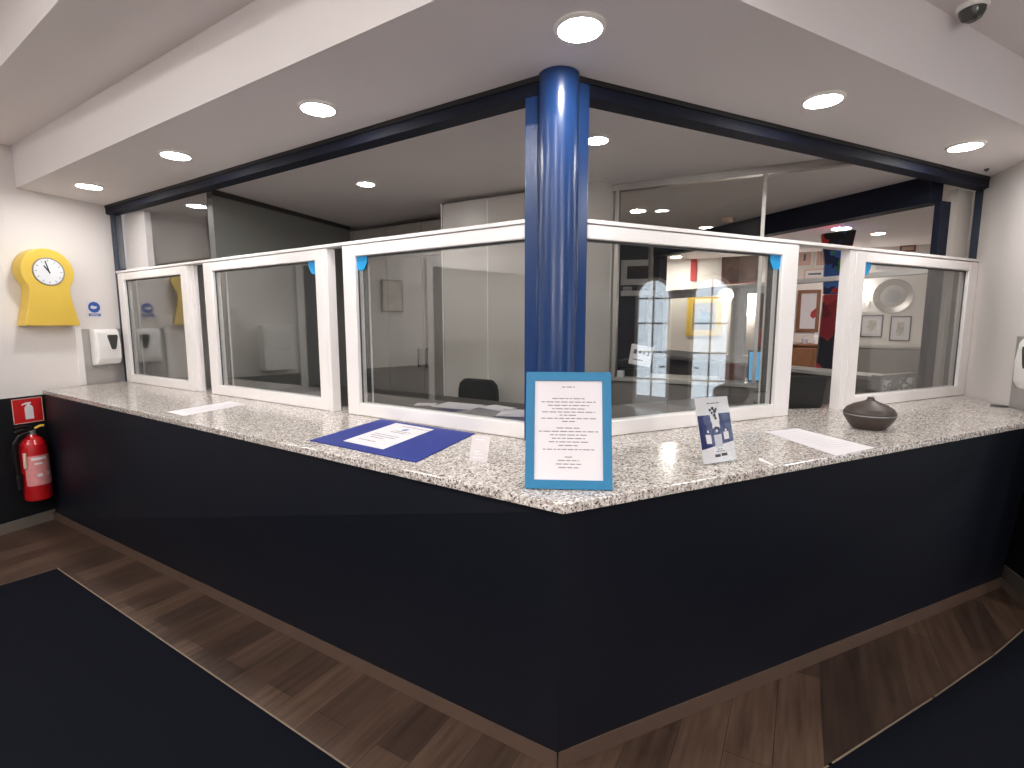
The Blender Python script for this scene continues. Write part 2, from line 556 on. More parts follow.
BF = [Vector((-3.845, 4.09)), Vector((.168, 1.70)), Vector((3.06, 2.995))]      # foot of the counter front
BT = [Vector((-3.835, 4.10)), Vector((.160, 1.51)), Vector((3.08, 2.89))]
cm_ = bmesh.new()
ins = [L2(4.5, .05), L2(.1, .05), R2(3.6, .05)]
lo = [cm_.verts.new(V3(p, .0)) for p in BF + ins[::-1]]
hi = [cm_.verts.new(V3(p, HC - .033)) for p in BT + ins[::-1]]
cm_.faces.new(lo[::-1]); cm_.faces.new(hi)
for i in range(6):
    cm_.faces.new((lo[i], lo[(i + 1) % 6], hi[(i + 1) % 6], hi[i]))
bmesh.ops.recalc_face_normals(cm_, faces=list(cm_.faces))
mb = MB(); mb.merge(cm_)
cnt = thing('reception_counter', 'dark navy reception counter front under the granite worktop', 'reception counter', V3(BF[1], 0))
o = mb.build('front_panel', M['dark_panel'], cnt)
o.location = -Vector(V3(BF[1], 0))
for a, b, sd in ((BF[0], BF[1], -1), (BF[1], BF[2], -1)):
    d = (b - a).normalized(); n = Vector((d.y, -d.x))
    k = MB().prism([a, b + d * (.004), b + d * .004 + n * .012, a + n * .012], 0, .07, bev=.002).build('plinth', M['skirt'], cnt)
    k.location = -Vector(V3(BF[1], 0)); k['label'] = 'brown wood plinth strip'

# ================================================================== glazing
# header beams, shadow gaps, tracks
LC, RC = (C.x, C.y, 0), (C.x, C.y, 0)


def header(name, x0, x1, loc, rot):
    struct(name, B(x0, x1, -.045, .045, ZH, ZS - .022, .003), M['navy'], loc=loc, rotz=rot)
    struct(name, B(x0, x1, -.05, .05, ZS - .022, ZS + .01), M['gap'], loc=loc, rotz=rot)


header('trim_1', -4.60, -.02, LC, ROTL)
header('trim_2', .02, 3.74, LC, ROTR)
struct('trim_3', B(-4.47, -.08, -.036, .036, ZR - .028, ZR - .010, .002), M['pvc'], loc=LC, rotz=ROTL)
struct('trim_3', B(.08, 3.62, -.036, .036, ZR - .028, ZR - .010, .002), M['pvc'], loc=LC, rotz=ROTR)
# posts against the walls
struct('trim_6', B(-4.585, -4.47, -.012, .05, HC, ZH, .003), M['slate'], loc=LC, rotz=ROTL)
struct('trim_7', B(3.63, 3.73, -.012, .05, HC, ZH, .003), M['slate'], loc=LC, rotz=ROTR)
struct('trim_8', B(-4.46, -4.05, .06, .11, ZR + .01, ZH), M['pvc'], loc=LC, rotz=ROTL)
struct('trim_9', B(3.42, 3.62, .06, .12, HC, ZH), M['pale_lam'], loc=LC, rotz=ROTR)

# corner column with the two flat posts beside it
col = thing('corner_column', 'glossy blue round steel column at the counter corner, floor to ceiling', 'column', (C.x + .015, C.y - .005, HC))
MB().cyl((0, 0, (ZS - HC) / 2), .088, ZS - HC, seg=64).build('round_shaft', M['blue'], col)
k = MB().box(-.142, -.075, -.045, .045, 0, ZS - HC - .026, .004).build('flat_post', M['blue'], col); k.rotation_euler.z = ROTL
k = MB().box(.075, .128, -.045, .045, 0, ZS - HC - .026, .004).build('flat_post', M['blue'], col); k.rotation_euler.z = ROTR
MB().cyl((0, 0, .012), .096, .022, seg=48).build('base_ring', M['blue'], col)


def sash(num, x0, x1, y, loc, rot, wl=.11, wr=.11, reveal='left', clip=None, shadow=True):
    """sliding sash: white frame, double pane, dark glazing reveal, blue corner clip"""
    z0, z1 = HC + .001, ZR - .030
    f = MB()
    f.box(x0, x0 + wl, y - .032, y + .032, z0, z1, .006)
    f.box(x1 - wr, x1, y - .032, y + .032, z0, z1, .006)
    f.box(x0 + wl - .004, x1 - wr + .004, y - .031, y + .031, z1 - .066, z1 - .0005, .006)
    f.box(x0 + wl - .004, x1 - wr + .004, y - .031, y + .031, z0 + .0005, z0 + .075, .006)
    w = struct('window_%d' % num, f, M['pvc'], loc=loc, rotz=rot)
    gx0, gx1, gz0, gz1 = x0 + wl - .002, x1 - wr + .002, z0 + .073, z1 - .064
    MB().box(gx0, gx1, y - .006, y + .0, gz0, gz1).build('glass_pane', M['sash_glass'], w)
    g = MB()
    s = .012
    for (a, b, c, d_) in ((gx0, gx0 + s, gz0, gz1), (gx1 - s, gx1, gz0, gz1), (gx0, gx1, gz1 - s, gz1)):
        g.box(a, b, y - .010, y - .0065, c, d_)
    g.build('gasket', M['gasket'], w)
    # inner rear rail of the double frame
    r = MB()
    if reveal == 'left':
        r.box(x0 + .01, x0 + wl, y + .033, y + .065, z0 + .01, z1 - .01)
    else:
        r.box(x1 - wr, x1 - .01, y + .033, y + .065, z0 + .01, z1 - .01)
    r.build('sliding_channel', M['gasket'], w)
    e = MB()
    if reveal == 'left':
        e.box(x0 + .02, x0 + wl + .004, y + .066, y + .076, z0 + .01, z1 - .01)
    else:
        e.box(x1 - wr - .004, x1 - .02, y + .066, y + .076, z0 + .01, z1 - .01)
    e.build('channel_lip', M['edge'], w)
    if clip:
        sgn = 1 if clip == 'left' else -1
        cx = gx0 if clip == 'left' else gx1
        p = [(cx, gz1), (cx + sgn * .085, gz1), (cx + sgn * .085, gz1 - .035), (cx + sgn * .06, gz1 - .075), (cx + sgn * .02, gz1 - .085), (cx, gz1 - .06)]
        MB().plate(p, y - .014, y - .0105).build('corner_clip', M['clip'], w)
    return w


sash(1, -4.455, -3.20, .0, LC, ROTL, .115, .10)
sash(2, -2.95, -1.545, -.0, LC, ROTL, .125, .085, clip='right')
sash(3, -1.375, -.10, -.0, LC, ROTL, .105, .03, clip='left')
sash(4, .10, 1.595, -.0, LC, ROTR, .03, .13, reveal='right', clip='right')
sash(5, 2.13, 3.60, -.0, LC, ROTR, .10, .12, reveal='right', clip='left')
# jamb channels standing in the gaps
j = MB()
j.box(-3.20, -3.155, .0, .03, HC, ZR - .030, .002)
j.box(-1.545, -1.515, -.03, .03, HC, ZR - .030, .002)
struct('trim_10', j, M['pvc'], loc=LC, rotz=ROTL)
j = MB(); j.box(2.07, 2.13, -.028, .03, HC, ZR - .030, .002)
struct('trim_11', j, M['pvc'], loc=LC, rotz=ROTR)
# fixed upper lights
struct('window_6', B(-4.46, -2.912, -.004, .004, ZR + .01, ZH + .001), M['top_glass'], loc=LC, rotz=ROTL)

# ================================================================== ceiling lights
def downlight(x, y, label, z=ZS, mat='lamp', r=.078):
    t = thing('ceiling_downlight', label, 'ceiling light', (x, y, z), 0, 'recessed ceiling downlights')
    MB().lathe([(r + .016, 0), (r + .016, -.006), (r + .008, -.012), (r, -.012), (r, 0)], seg=40).build('trim_ring', M['trim'], t)
    MB().lathe([(r, -.002), (r, -.010), (r * .8, -.013), (0, -.014)], seg=40).build('diffuser', M[mat], t)
    return t


for x, y, lb in (
    (.241, 1.931, 'round glowing downlight in the soffit in front of the blue column'),
    (-.946, 2.608, 'round glowing soffit downlight over the blue folder'),
    (-2.101, 3.304, 'round glowing soffit downlight above the second sash from the left wall'),
    (-3.241, 4.026, 'small glowing soffit downlight nearest the yellow clock wall'),
    (1.459, 2.514, 'round glowing soffit downlight right of the column, above the leaflet holder'),
    (2.687, 3.142, 'round glowing soffit downlight nearest the right wall'),
):
    downlight(x, y, lb)
downlight(.486, 3.035, 'glowing office downlight seen just right of the blue column', r=.062)
downlight(-1.099, 3.956, 'glowing office downlight seen through the upper glass left of the column', r=.06)
downlight(1.177, 4.879, 'glowing downlight seen behind the aluminium glass partition', r=.068)
downlight(3.66, 5.78, 'large glowing lounge downlight above the painted totem', mat='lamp_far', r=.09)
downlight(4.30, 6.10, 'small glowing lounge downlight right of the painted totem', mat='lamp_far', r=.065)
downlight(2.62, 8.25, 'far glowing lounge downlight beyond the navy wall corner', mat='lamp_far', r=.08)
# unseen lobby downlights, added to brighten the fascia and the lobby
for x, y, z, lb in (
    (-2.6, -1.2, 3.36, 'added unseen lobby downlight behind the viewer on the left'),
    (1.2, -1.6, 3.36, 'added unseen lobby downlight behind the viewer in the middle'),
    (3.6, .4, ZC, 'added unseen lobby downlight by the arched doors'),
    (-4.4, .9, 3.36, 'added unseen lobby downlight near the long left wall'),
    (-2.7, .75, 3.36, 'added unseen lobby downlight in the raised ceiling, brightening the left fascia'),
    (-.7, -.35, 3.36, 'added unseen lobby downlight in the raised ceiling just behind the viewer'),
    (-1.2, -3.2, 3.36, 'added unseen lobby downlight far behind the viewer on the left'),
    (2.6, -3.4, 3.36, 'added unseen lobby downlight far behind the viewer on the right'),
):
    downlight(x, y, lb, z=z, r=.10, mat='lobby_fill')

# unseen globes behind the viewer, added as fill light for the right fascia
for x, y, lb in ((1.9, -1.9, 'added unseen fill globe hanging behind the viewer on the right'), (-2.2, -2.7, 'added unseen fill globe hanging behind the viewer on the left')):
    t = thing('fill_globe', lb, 'added fill lamp', (x, y, 3.36), 0, 'added fill globes in the lobby')
    MB().lathe([(.06, 0), (.06, -.02), (.01, -.04), (.006, -.04), (.006, -.98), (.04, -.99), (.04, -1.03), (0, -1.03)], seg=24).build('canopy_and_cord', M['grey_metal'], t)
    MB().lathe([(.0, -1.32)] + [(.15 * math.sin(PI * i / 16), -1.17 - .15 * math.cos(PI * i / 16)) for i in range(1, 16)] + [(0, -1.02)], seg=32).build('glass_globe', M['globe_fill'], t)

# ================================================================== printed lines
def text_rows(mb, rows, y, h=.0035, th=.0006, flat=False, seed=1):
    """rows: (x0, x1, z): each row broken into word-long dashes"""
    rnd = random.Random(seed)
    for x0, x1, z in rows:
        x = x0
        while x < x1 - .004:
            w = min(rnd.uniform(.008, .026), x1 - x)
            if flat:
                mb.box(x, x + w, z - h / 2, z + h / 2, y, y + th)
            else:
                mb.box(x, x + w, y - th, y, z - h / 2, z + h / 2)
            x += w + .004
    return mb


# ================================================================== left wall things
# yellow clock
t = thing('wall_clock', 'bright yellow keyhole-shaped clock hanging on the white left wall', 'clock', V3(LW(.58), 0), ROTLW)
cx, cz, R_ = -.0, 2.055, .182
a0_ = math.radians(-38)
outl = []
for i in range(41):
    a = a0_ + (PI - 2 * a0_) * i / 40
    outl.append((cx + R_ * math.cos(a), cz + R_ * math.sin(a)))
# concave neck on the left going down, flared foot, back up on the right
nl = [(-.140, 1.915), (-.141, 1.88), (-.148, 1.83), (-.162, 1.76), (-.183, 1.66), (-.192, 1.622)]
outl += nl + [(-x, z) for x, z in nl[::-1]]
MB().plate(outl, -.11, -.002, bev=.006).build('clock_body', M['yellow'], t)
ring = MB().lathe([(.110, -.004), (.110, .004), (.102, .004), (.102, -.004)], seg=48, mat=Matrix.Translation((cx, -.112, cz)) @ Matrix.Rotation(PI / 2, 4, 'X')).build('dial_rim', M['grey_metal'], t)
dial = MB().cyl((cx, -.1135, cz), .103, .004, 'Y', 48).build('clock_dial', M['dial'], t)
m = MB()
for i in range(12):
    a = i * PI / 6
    mt = Matrix.Translation((cx, -.1162, cz)) @ Matrix.Rotation(a, 4, 'Y')
    t2 = MB().box(-.002, .002, -.0005, .0005, .078, .094); m.merge(t2.bm, mt)
m.build('hour_marks', M['ink'], dial)
h1 = MB(); t2 = MB().box(-.004, .004, -.001, .001, -.012, .055); h1.merge(t2.bm, Matrix.Translation((cx, -.118, cz)) @ Matrix.Rotation(-.62, 4, 'Y')); h1.build('hour_hand', M['black'], dial)
h1 = MB(); t2 = MB().box(-.003, .003, -.001, .001, -.015, .085); h1.merge(t2.bm, Matrix.Translation((cx, -.1205, cz)) @ Matrix.Rotation(-.25, 4, 'Y')); h1.build('minute_hand', M['black'], dial)

# blue round hygiene sticker with caption bar
t = thing('hygiene_sticker', 'small square sticker with a blue round emblem above the left dispenser', 'sign', V3(LW(.206), 1.70), ROTLW)
B(-.062, .062, -.0015, 0, -.01, .145).build('sticker_backing', M['paper'], t)
MB().cyl((0, -.002, .082), .048, .001, 'Y', 40).build('blue_disc', M['sticker_blue'], t)
m = MB()
hand = [(-.03, .075), (-.012, .066), (.012, .070), (.024, .082), (.018, .092), (0, .090), (-.014, .098), (-.028, .090)]
m.plate(hand, -.0032, -.0026); m.build('hand_symbol', M['paper'], t)
B(-.048, .048, -.0025, -.0016, .004, .027).build('caption_bar', M['sticker_blue'], t)
text_rows(MB(), [(-.04, .04, .019), (-.034, .034, .011)], -.0027, .004).build('caption_text', M['paper'], t)

# backing plates and dispensers (left and right wall)
def dispenser(loc, rot, z, label, w=.195, h=.325):
    t = thing('soap_dispenser', label, 'dispenser', V3(loc, z), rot)
    b = MB()
    prof = [(-.0, 0), (-.085, .012), (-.108, .06), (-.112, h * .55), (-.098, h - .03), (-.075, h), (0, h)]
    tb = bmesh.new()
    vs0 = [tb.verts.new((-w / 2, y, z_)) for y, z_ in prof]
    vs1 = [tb.verts.new((w / 2, y, z_)) for y, z_ in prof]
    n = len(prof)
    tb.faces.new(vs0); tb.faces.new(vs1[::-1])
    for i in range(n):
        tb.faces.new((vs0[i], vs1[i], vs1[(i + 1) % n], vs0[(i + 1) % n]))
    bmesh.ops.recalc_face_normals(tb, faces=list(tb.faces))
    bmesh.ops.bevel(tb, geom=list(tb.edges), offset=.014, segments=3, affect='EDGES', profile=.5)
    b.merge(tb)
    b.build('dispenser_body', M['disp'], t)
    win = [(-.008, h * .84), (.062, h * .84), (.066, h * .78), (.05, h * .50), (.04, h * .44), (.016, h * .44), (.006, h * .50), (-.012, h * .78)]
    MB().plate(win, -.121, -.088, bev=.003).build('level_window', M['disp_win'], t)
    MB().cyl((.0, -.06, -.006), .018, .014, seg=20).build('nozzle', M['grey_metal'], t)
    return t


t = thing('backing_plate', 'grey metal splash plate with white edge behind the left dispenser', 'wall plate', V3(LW(.165), HC + .001), ROTLW)
B(-.165, .160, -.006, 0, 0, .49, .001).build('metal_sheet', M['steel_plate'], t)
B(-.215, -.166, -.012, 0, 0, .50, .002).build('edge_trim', M['pvc'], t)
dispenser(LW(.178, .007), ROTLW, 1.265, 'white hand gel dispenser with smoked window on the left wall plate')
t = thing('backing_plate', 'grey metal splash plate on the right wall at the frame edge', 'wall plate', V3(RW(.80), HC + .001), ROTRW)
B(-.19, .22, -.006, 0, 0, .46, .001).build('metal_sheet', M['steel_plate'], t)
dispenser(RW(.935, .007), ROTRW, 1.235, 'white hand gel dispenser on the right wall, cut off at the frame edge')
o = MB().lathe([(0, .006), (.040, .006), (.046, .003), (.046, 0), (0, 0)], seg=32).build('cable_grommet', M['gasket'], loc=V3(RW(.60, .05), HC + .0005))
tag(o, 'small dark metal disc lying on the granite at the right wall', 'grommet')
o = MB().lathe([(0, -.018), (.008, -.017), (.013, -.008), (.014, 0), (0, 0)], seg=20).build('ceiling_sensor', M['gasket'], loc=(3.24, 3.60, ZS))
tag(o, 'tiny dark sensor on the soffit by the right wall', 'sensor')
t = thing('security_camera', 'dark dome camera on the upper ceiling at the top right', 'camera', (1.975, 2.345, ZC))
MB().lathe([(.056, 0), (.056, -.015), (.05, -.02), (0, -.02)], seg=32).build('mount_ring', M['disp'], t)
MB().lathe([(.047, -.02), (.045, -.035), (.034, -.056), (.017, -.066), (0, -.068)], seg=32).build('dome', M['disp_win'], t)

# white wall cabinet further along the left wall, door and picture (they show in the sash glass)
t = thing('key_cabinet', 'white wall cabinet on the left wall, mirrored in the second sash', 'cabinet', V3(LW(1.34), 1.12), ROTLW)
B(-.16, .16, -.16, 0, 0, .50, .006).build('cabinet_body', M['disp'], t)
B(-.15, .15, -.172, -.161, .01, .22, .003).build('door_panel', M['pvc'], t)
B(-.15, .15, -.172, -.161, .24, .45, .003).build('door_panel', M['pvc'], t)
f = MB()
f.box(-3.50, -3.40, -.03, .0, 0, 2.42); f.box(-5.66, -5.56, -.03, 0, 0, 2.42); f.box(-5.66, -3.40, -.03, 0, 2.42, 2.52)
d = struct('door_3', f, M['pvc'], loc=V3(LWA, 0), rotz=ROTLW)
B(-5.56, -3.50, -.012, -.002, .0, 2.42).build('door_leaf', M['gasket'], d)
f = MB()
f.box(-2.02, -1.94, -.03, 0, 0, 2.3); f.box(-1.70, -1.62, -.03, 0, 0, 2.3); f.box(-2.02, -1.62, -.03, 0, 2.3, 2.38)
d = struct('door_4', f, M['pvc'], loc=V3(LWA, 0), rotz=ROTLW)
B(-1.94, -1.70, -.012, -.002, 0, 2.3).build('door_leaf', M['navy_wall'], d)
t = thing('wall_picture', 'grey print in a thin frame on the left wall, mirrored in the third sash', 'picture', V3(LW(2.86), 1.78), ROTLW)
f = MB(); f.plate([(-.16, 0), (.16, 0), (.16, .42), (-.16, .42)], -.02, 0, .002); f.build('picture_frame', M['gasket'], t)
B(-.14, .14, -.022, -.0205, .02, .40).build('print', M['sketch'], t)

# fire extinguisher and its sign
t = thing('extinguisher_sign', 'square red fire extinguisher sign with white pictogram on dark wall', 'sign', V3(LW(.765, .001), .845), ROTLW)
B(-.1, .1, -.004, 0, 0, .2, .001).build('sign_plate', M['red_sign'], t)
f = MB()
for (a, b, c, d) in ((-.1, .1, 0, .005), (-.1, .1, .195, .2), (-.1, -.095, 0, .2), (.095, .1, 0, .2)):
    f.box(a, b, -.0055, -.0042, c, d)
f.build('pale_border', M['pink_mat'], t)
m = MB()
m.plate([(-.022, .03), (.034, .03), (.034, .125), (.024, .14), (.014, .145), (.014, .155), (.024, .155), (.024, .166), (-.012, .166), (-.038, .155), (-.040, .146), (-.004, .152), (-.002, .145), (-.012, .14), (-.022, .125)], -.0055, -.0042)
m.build('extinguisher_pictogram', M['paper'], t)

t = thing('fire_extinguisher', 'red fire extinguisher hanging on the dark wall under its sign', 'fire extinguisher', V3(LW(.81, .105), .235), ROTLW)
MB().lathe([(0, 0), (.072, 0), (.083, .012), (.086, .03), (.086, .42), (.08, .46), (.06, .495), (.036, .512), (.028, .53), (0, .53)], seg=40).build('cylinder', M['red'], t)
lb = MB()
tb = bmesh.new()
for i in range(17):
    a = math.radians(-160 + 140 * i / 16)
    tb.verts.new((.0875 * math.cos(a), .0875 * math.sin(a), .13)); tb.verts.new((.0875 * math.cos(a), .0875 * math.sin(a), .37))
tb.verts.ensure_lookup_table()
for i in range(16):
    tb.faces.new((tb.verts[2 * i], tb.verts[2 * i + 2], tb.verts[2 * i + 3], tb.verts[2 * i + 1]))
lb.merge(tb)
lbo = lb.build('instruction_label', M['label_red'], t)
m = MB()
for (a0d, a1d, z0, z1) in ((-130, -70, .335, .355), (-120, -85, .30, .312), (-112, -92, .20, .225), (-70, -60, .20, .23)):
    tb = bmesh.new(); n = 7
    for i in range(n):
        a = math.radians(a0d + (a1d - a0d) * i / (n - 1))
        tb.verts.new((.0882 * math.cos(a), .0882 * math.sin(a), z0)); tb.verts.new((.0882 * math.cos(a), .0882 * math.sin(a), z1))
    tb.verts.ensure_lookup_table()
    for i in range(n - 1):
        tb.faces.new((tb.verts[2 * i], tb.verts[2 * i + 2], tb.verts[2 * i + 3], tb.verts[2 * i + 1]))
    m.merge(tb)
m.build('label_print', M['paper'], lbo)
MB().cyl((0, 0, .545), .026, .035, seg=24).build('valve', M['grey_metal'], t)
v = MB(); v.tube([(.0, .0, .565), (-.05, -.01, .575), (-.12, -.02, .565)], .011); v.tube([(.0, 0, .585), (-.05, -.01, .605), (-.115, -.02, .60)], .010)
v.build('lever_handle', M['black'], t)
MB().tube([(.02, -.005, .575), (.055, -.012, .592), (.078, -.014, .590)], .009).build('safety_pin', M['brass'], t)
MB().tube([(-.02, -.01, .55), (-.09, -.02, .54), (-.125, -.01, .48), (-.122, 0, .36), (-.112, 0, .22)], .012).build('hose', M['black'], t)
MB().cyl((-.112, 0, .17), .016, .12, seg=18, r2=.022).build('hose_nozzle', M['black'], t)
B(-.03, .03, .087, .103, .30, .36).build('wall_bracket', M['black'], t)
MB().tube([(-.085, -.045, .28), (-.088, -.052, .34), (-.083, -.045, .40)], .011).build('hose_clip', M['pink_mat'], t)

# ================================================================== mats
def floor_mat(pts, label):
    t = thing('floor_mat', label, 'mat', (pts[0][0], pts[0][1], 0))
    p = [Vector(q) - Vector(pts[0]) for q in pts]
    MB().prism(p, .0005, .011, bev=.002).build('mat_pile', M['mat'], t)
    e = MB()
    n = len(p)
    cen = sum(p, Vector((0, 0))) / n
    for i in range(n):
        a, b = p[i], p[(i + 1) % n]
        d = (b - a).normalized(); nn_ = Vector((d.y, -d.x))
        if (a - cen).dot(nn_) < 0:
            nn_ = -nn_
        e.prism([a - d * .012, b + d * .012, b + d * .012 + nn_ * .008, a - d * .012 + nn_ * .008], .0005, .008)
    e.build('edge_binding', M['mat_edge'], t)


a = Vector((-3.054, 3.213)); e1 = Vector((.848, -.53)); e2 = Vector((-.58, -.815))
floor_mat([a, a + e1 * 3.6, a + e1 * 3.6 + e2 * 2.2, a + e2 * 2.2], 'large navy entrance mat in front of the left counter run')
a = Vector((.75, 1.46)); m1 = Vector((1.195, 1.700)); m2 = Vector((1.863, 2.040)); m3 = Vector((2.40, 2.325)); m4 = Vector((2.749, 2.53)); bk = Vector((.46, -.89))
floor_mat([a, m1, m2, m3, m4, m4 + bk * .9 + Vector((.2, .1)), a + bk * 1.6], 'navy mat at the lower right beside the right counter run')

# ================================================================== things on the granite
Z1 = HC + .0006
# framed notice
t = thing('notice_frame', 'teal blue picture frame with a typed notice standing on the counter corner', 'frame', (.1865, 1.612, Z1), math.radians(-3.8))
lean = math.radians(-17)
fw, fh, fb = .289, .395, .030
RL = Matrix.Rotation(lean, 4, 'X')
f = MB()
for (x0, x1, z0, z1) in ((-fw / 2, fw / 2, 0, fb), (-fw / 2, fw / 2, fh - fb, fh), (-fw / 2, -fw / 2 + fb, fb, fh - fb), (fw / 2 - fb, fw / 2, fb, fh - fb)):
    q = MB().box(x0, x1, -.0, .018, z0 + .003, z1 + .003); f.merge(q.bm, RL)
f.build('frame_moulding', M['teal'], t)
q = MB().box(-fw / 2 + fb - .002, fw / 2 - fb + .002, .006, .012, fb, fh - fb + .004); f = MB(); f.merge(q.bm, RL)
sheet = f.build('notice_sheet', M['paper'], t)
rows = []
ph = fh - 2 * fb
zt = fh - fb
def row(fy, half):   # fraction down the sheet, half width
    rows.append((-half, half, zt - fy * ph))
for fy, hw in ((.055, .022), (.175, .055), (.21, .092), (.245, .070), (.28, .055), (.313, .090), (.345, .030), (.378, .092), (.408, .022),
               (.475, .040), (.51, .100), (.545, .062), (.58, .056), (.615, .066), (.65, .034), (.69, .086), (.765, .012), (.80, .036), (.835, .042), (.87, .033)):
    row(fy, hw)
tx = text_rows(MB(), rows, .0055, .0032, .0004, seed=3)
f = MB(); f.merge(tx.bm, RL); f.build('typed_text', M['ink'], sheet)
f = MB(); q = MB().plate([(-.03, .26), (.03, .26), (.045, .02), (-.045, .02)], .0, .004)
f.merge(q.bm, Matrix.Translation((0, .105, 0)) @ Matrix.Rotation(math.radians(4), 4, 'X')); f.build('easel_back', M['black'], t)

# blue folder and its sheet
def flat_quad(pts, z0, z1, shrink=0.0, bev=0.0):
    c = sum((Vector(p) for p in pts), Vector((0, 0))) / 4
    return [tuple(Vector(p) + (c - Vector(p)) * shrink - c) for p in pts], c


fp, c0 = flat_quad([(-.944, 2.31), (-.745, 2.825), (-.184, 2.459), (-.379, 1.939)], 0, 0, .0)
o = MB().prism(fp[::-1], 0, .004, .0012).build('desk_pad', M['folder'], loc=(c0.x, c0.y, Z1))
tag(o, 'large royal blue card pad lying flat on the left granite run', 'desk pad')
pp, c1 = flat_quad([(-.632, 2.706), (-.400, 2.540), (-.558, 2.134), (-.782, 2.29)], 0, 0)
sh = thing('paper_sheet', 'white printed sheet lying on the blue card pad', 'paper', (c1.x, c1.y, Z1 + .0045), math.atan2(-.166, .232))
R_inv = Matrix.Rotation(-sh.rotation_euler.z, 2)
lp = [R_inv @ Vector(p) for p in pp]
MB().prism([tuple(p) for p in lp[::-1]], 0, .0008).build('sheet', M['paper'], sh)
text_rows(MB(), [(-.10, .10, .17), (-.05, .06, .075), (-.055, .05, .05), (-.09, .08, -.02), (-.08, .09, -.05), (-.05, .04, -.08), (-.06, .06, -.14)], .0009, .008, .0003, flat=True, seed=5).build('printed_text', M['ink'], sh)
MB().prism([(-.02 + .016 * math.cos(i * PI / 8), .115 + .022 * math.sin(i * PI / 8)) for i in range(16)], .0009, .0013).build('blue_emblem', M['sticker_blue'], sh)

pp, c1 = flat_quad([(1.279, 2.504), (1.488, 2.589), (1.602, 2.178), (1.345, 2.044)], 0, 0)
sh = thing('paper_sheet', 'white printed form lying on the right granite run beside the card holder', 'paper', (c1.x, c1.y, Z1), math.atan2(.085, .209) - .06)
R_inv = Matrix.Rotation(-sh.rotation_euler.z, 2)
lp = [R_inv @ Vector(p) for p in pp]
MB().prism([tuple(p) for p in lp[::-1]], 0, .0008).build('sheet', M['paper'], sh)
text_rows(MB(), [(-.085, .085, .17 - .03 * i) for i in range(11)], .0009, .004, .0003, flat=True, seed=8).build('printed_text', M['tag_grey'], sh)
pp, c1 = flat_quad([(-2.132, 3.076), (-1.94, 2.942), (-1.786, 3.362), (-1.98, 3.491)], 0, 0)
sh = thing('paper_sheet', 'white sheet lying on the far left granite before the first sash', 'paper', (c1.x, c1.y, Z1), math.atan2(-.134, .192))
R_inv = Matrix.Rotation(-sh.rotation_euler.z, 2)
lp = [R_inv @ Vector(p) for p in pp]
MB().prism([tuple(p) for p in lp], 0, .0008).build('sheet', M['paper'], sh)
text_rows(MB(), [(-.07, .07, .15 - .035 * i) for i in range(9)], .0009, .004, .0003, flat=True, seed=9).build('printed_text', M['tag_grey'], sh)

# acrylic card holder with navy leaflet
t = thing('card_holder', 'clear acrylic stand holding a navy and white leaflet, right of the notice', 'card holder', (.818, 1.930, Z1), math.radians(24.6))
hw, hh = .086, .262
ln = Matrix.Rotation(math.radians(-14), 4, 'X')
acr = glass('clear_acrylic', (.97, .98, .98, 1), .012, .3)
f = MB(); q = MB().box(-hw - .006, hw + .006, -.004, -.002, .0, hh + .008); f.merge(q.bm, ln)
q = MB().box(-hw - .006, hw + .006, .0015, .0035, .002, hh + .008); f.merge(q.bm, ln)
f.build('acrylic_sleeve', acr, t)
f = MB(); f.box(-hw - .006, hw + .006, .002, .11, .0, .003); f.build('acrylic_foot', acr, t)
f = MB(); q = MB().box(-hw, hw, -.0012, .0008, .006, hh); f.merge(q.bm, ln); lf = f.build('leaflet', M['paper'], t)
def onleaf(mb):
    f = MB(); f.merge(mb.bm, ln); return f
onleaf(MB().plate([(-hw, .060), (hw, .082), (hw, .196), (.024, .196), (.026, .165), (-.020, .165), (-.022, .193), (-hw, .193)], -.0018, -.0013)).build('navy_band', M['navy_ink'], lf)
m = MB(); m.plate([(-.016, .166), (.022, .166), (.022, .138), (-.016, .138)], -.0022, -.0018)
m.plate([(-.058, .118), (-.030, .114), (-.030, .080), (-.056, .082)], -.0022, -.0019); m.plate([(.038, .122), (.064, .122), (.064, .092), (.038, .092)], -.0022, -.0019)
for x in (-.043, .003, .051):
    m.cyl((x, -.0021, .128), .005, .0006, 'Y', 16)
onleaf(m).build('white_tags', M['paper'], lf)
onleaf(MB().plate([(-.015, .112), (.025, .114), (.025, .066), (-.013, .062)], -.0022, -.0019)).build('grey_tag', M['tag_grey'], lf)
m = MB(); m.plate([(-.012, .140), (.0, .146), (.018, .142), (.022, .134), (-.014, .134)], -.0026, -.0022)
for i, (x, z, r) in enumerate(((-.018, .212, .006), (-.004, .218, .007), (.006, .206, .008), (-.010, .200, .005), (.014, .214, .005), (.002, .190, .007), (.006, .178, .006))):
    m.cyl((x, -.0021, z), r, .0008, 'Y', 12)
m.box(-.022, .006, -.0021, -.0014, .026, .037); m.box(.012, .042, -.0021, -.0014, .028, .039)
text_rows(m, [(-.006, .024, .056), (-.012, .03, .048), (-.03, .034, .238)], -.0016, .003, .0004, seed=4)
onleaf(m).build('leaflet_print', M['black_ink'], lf)

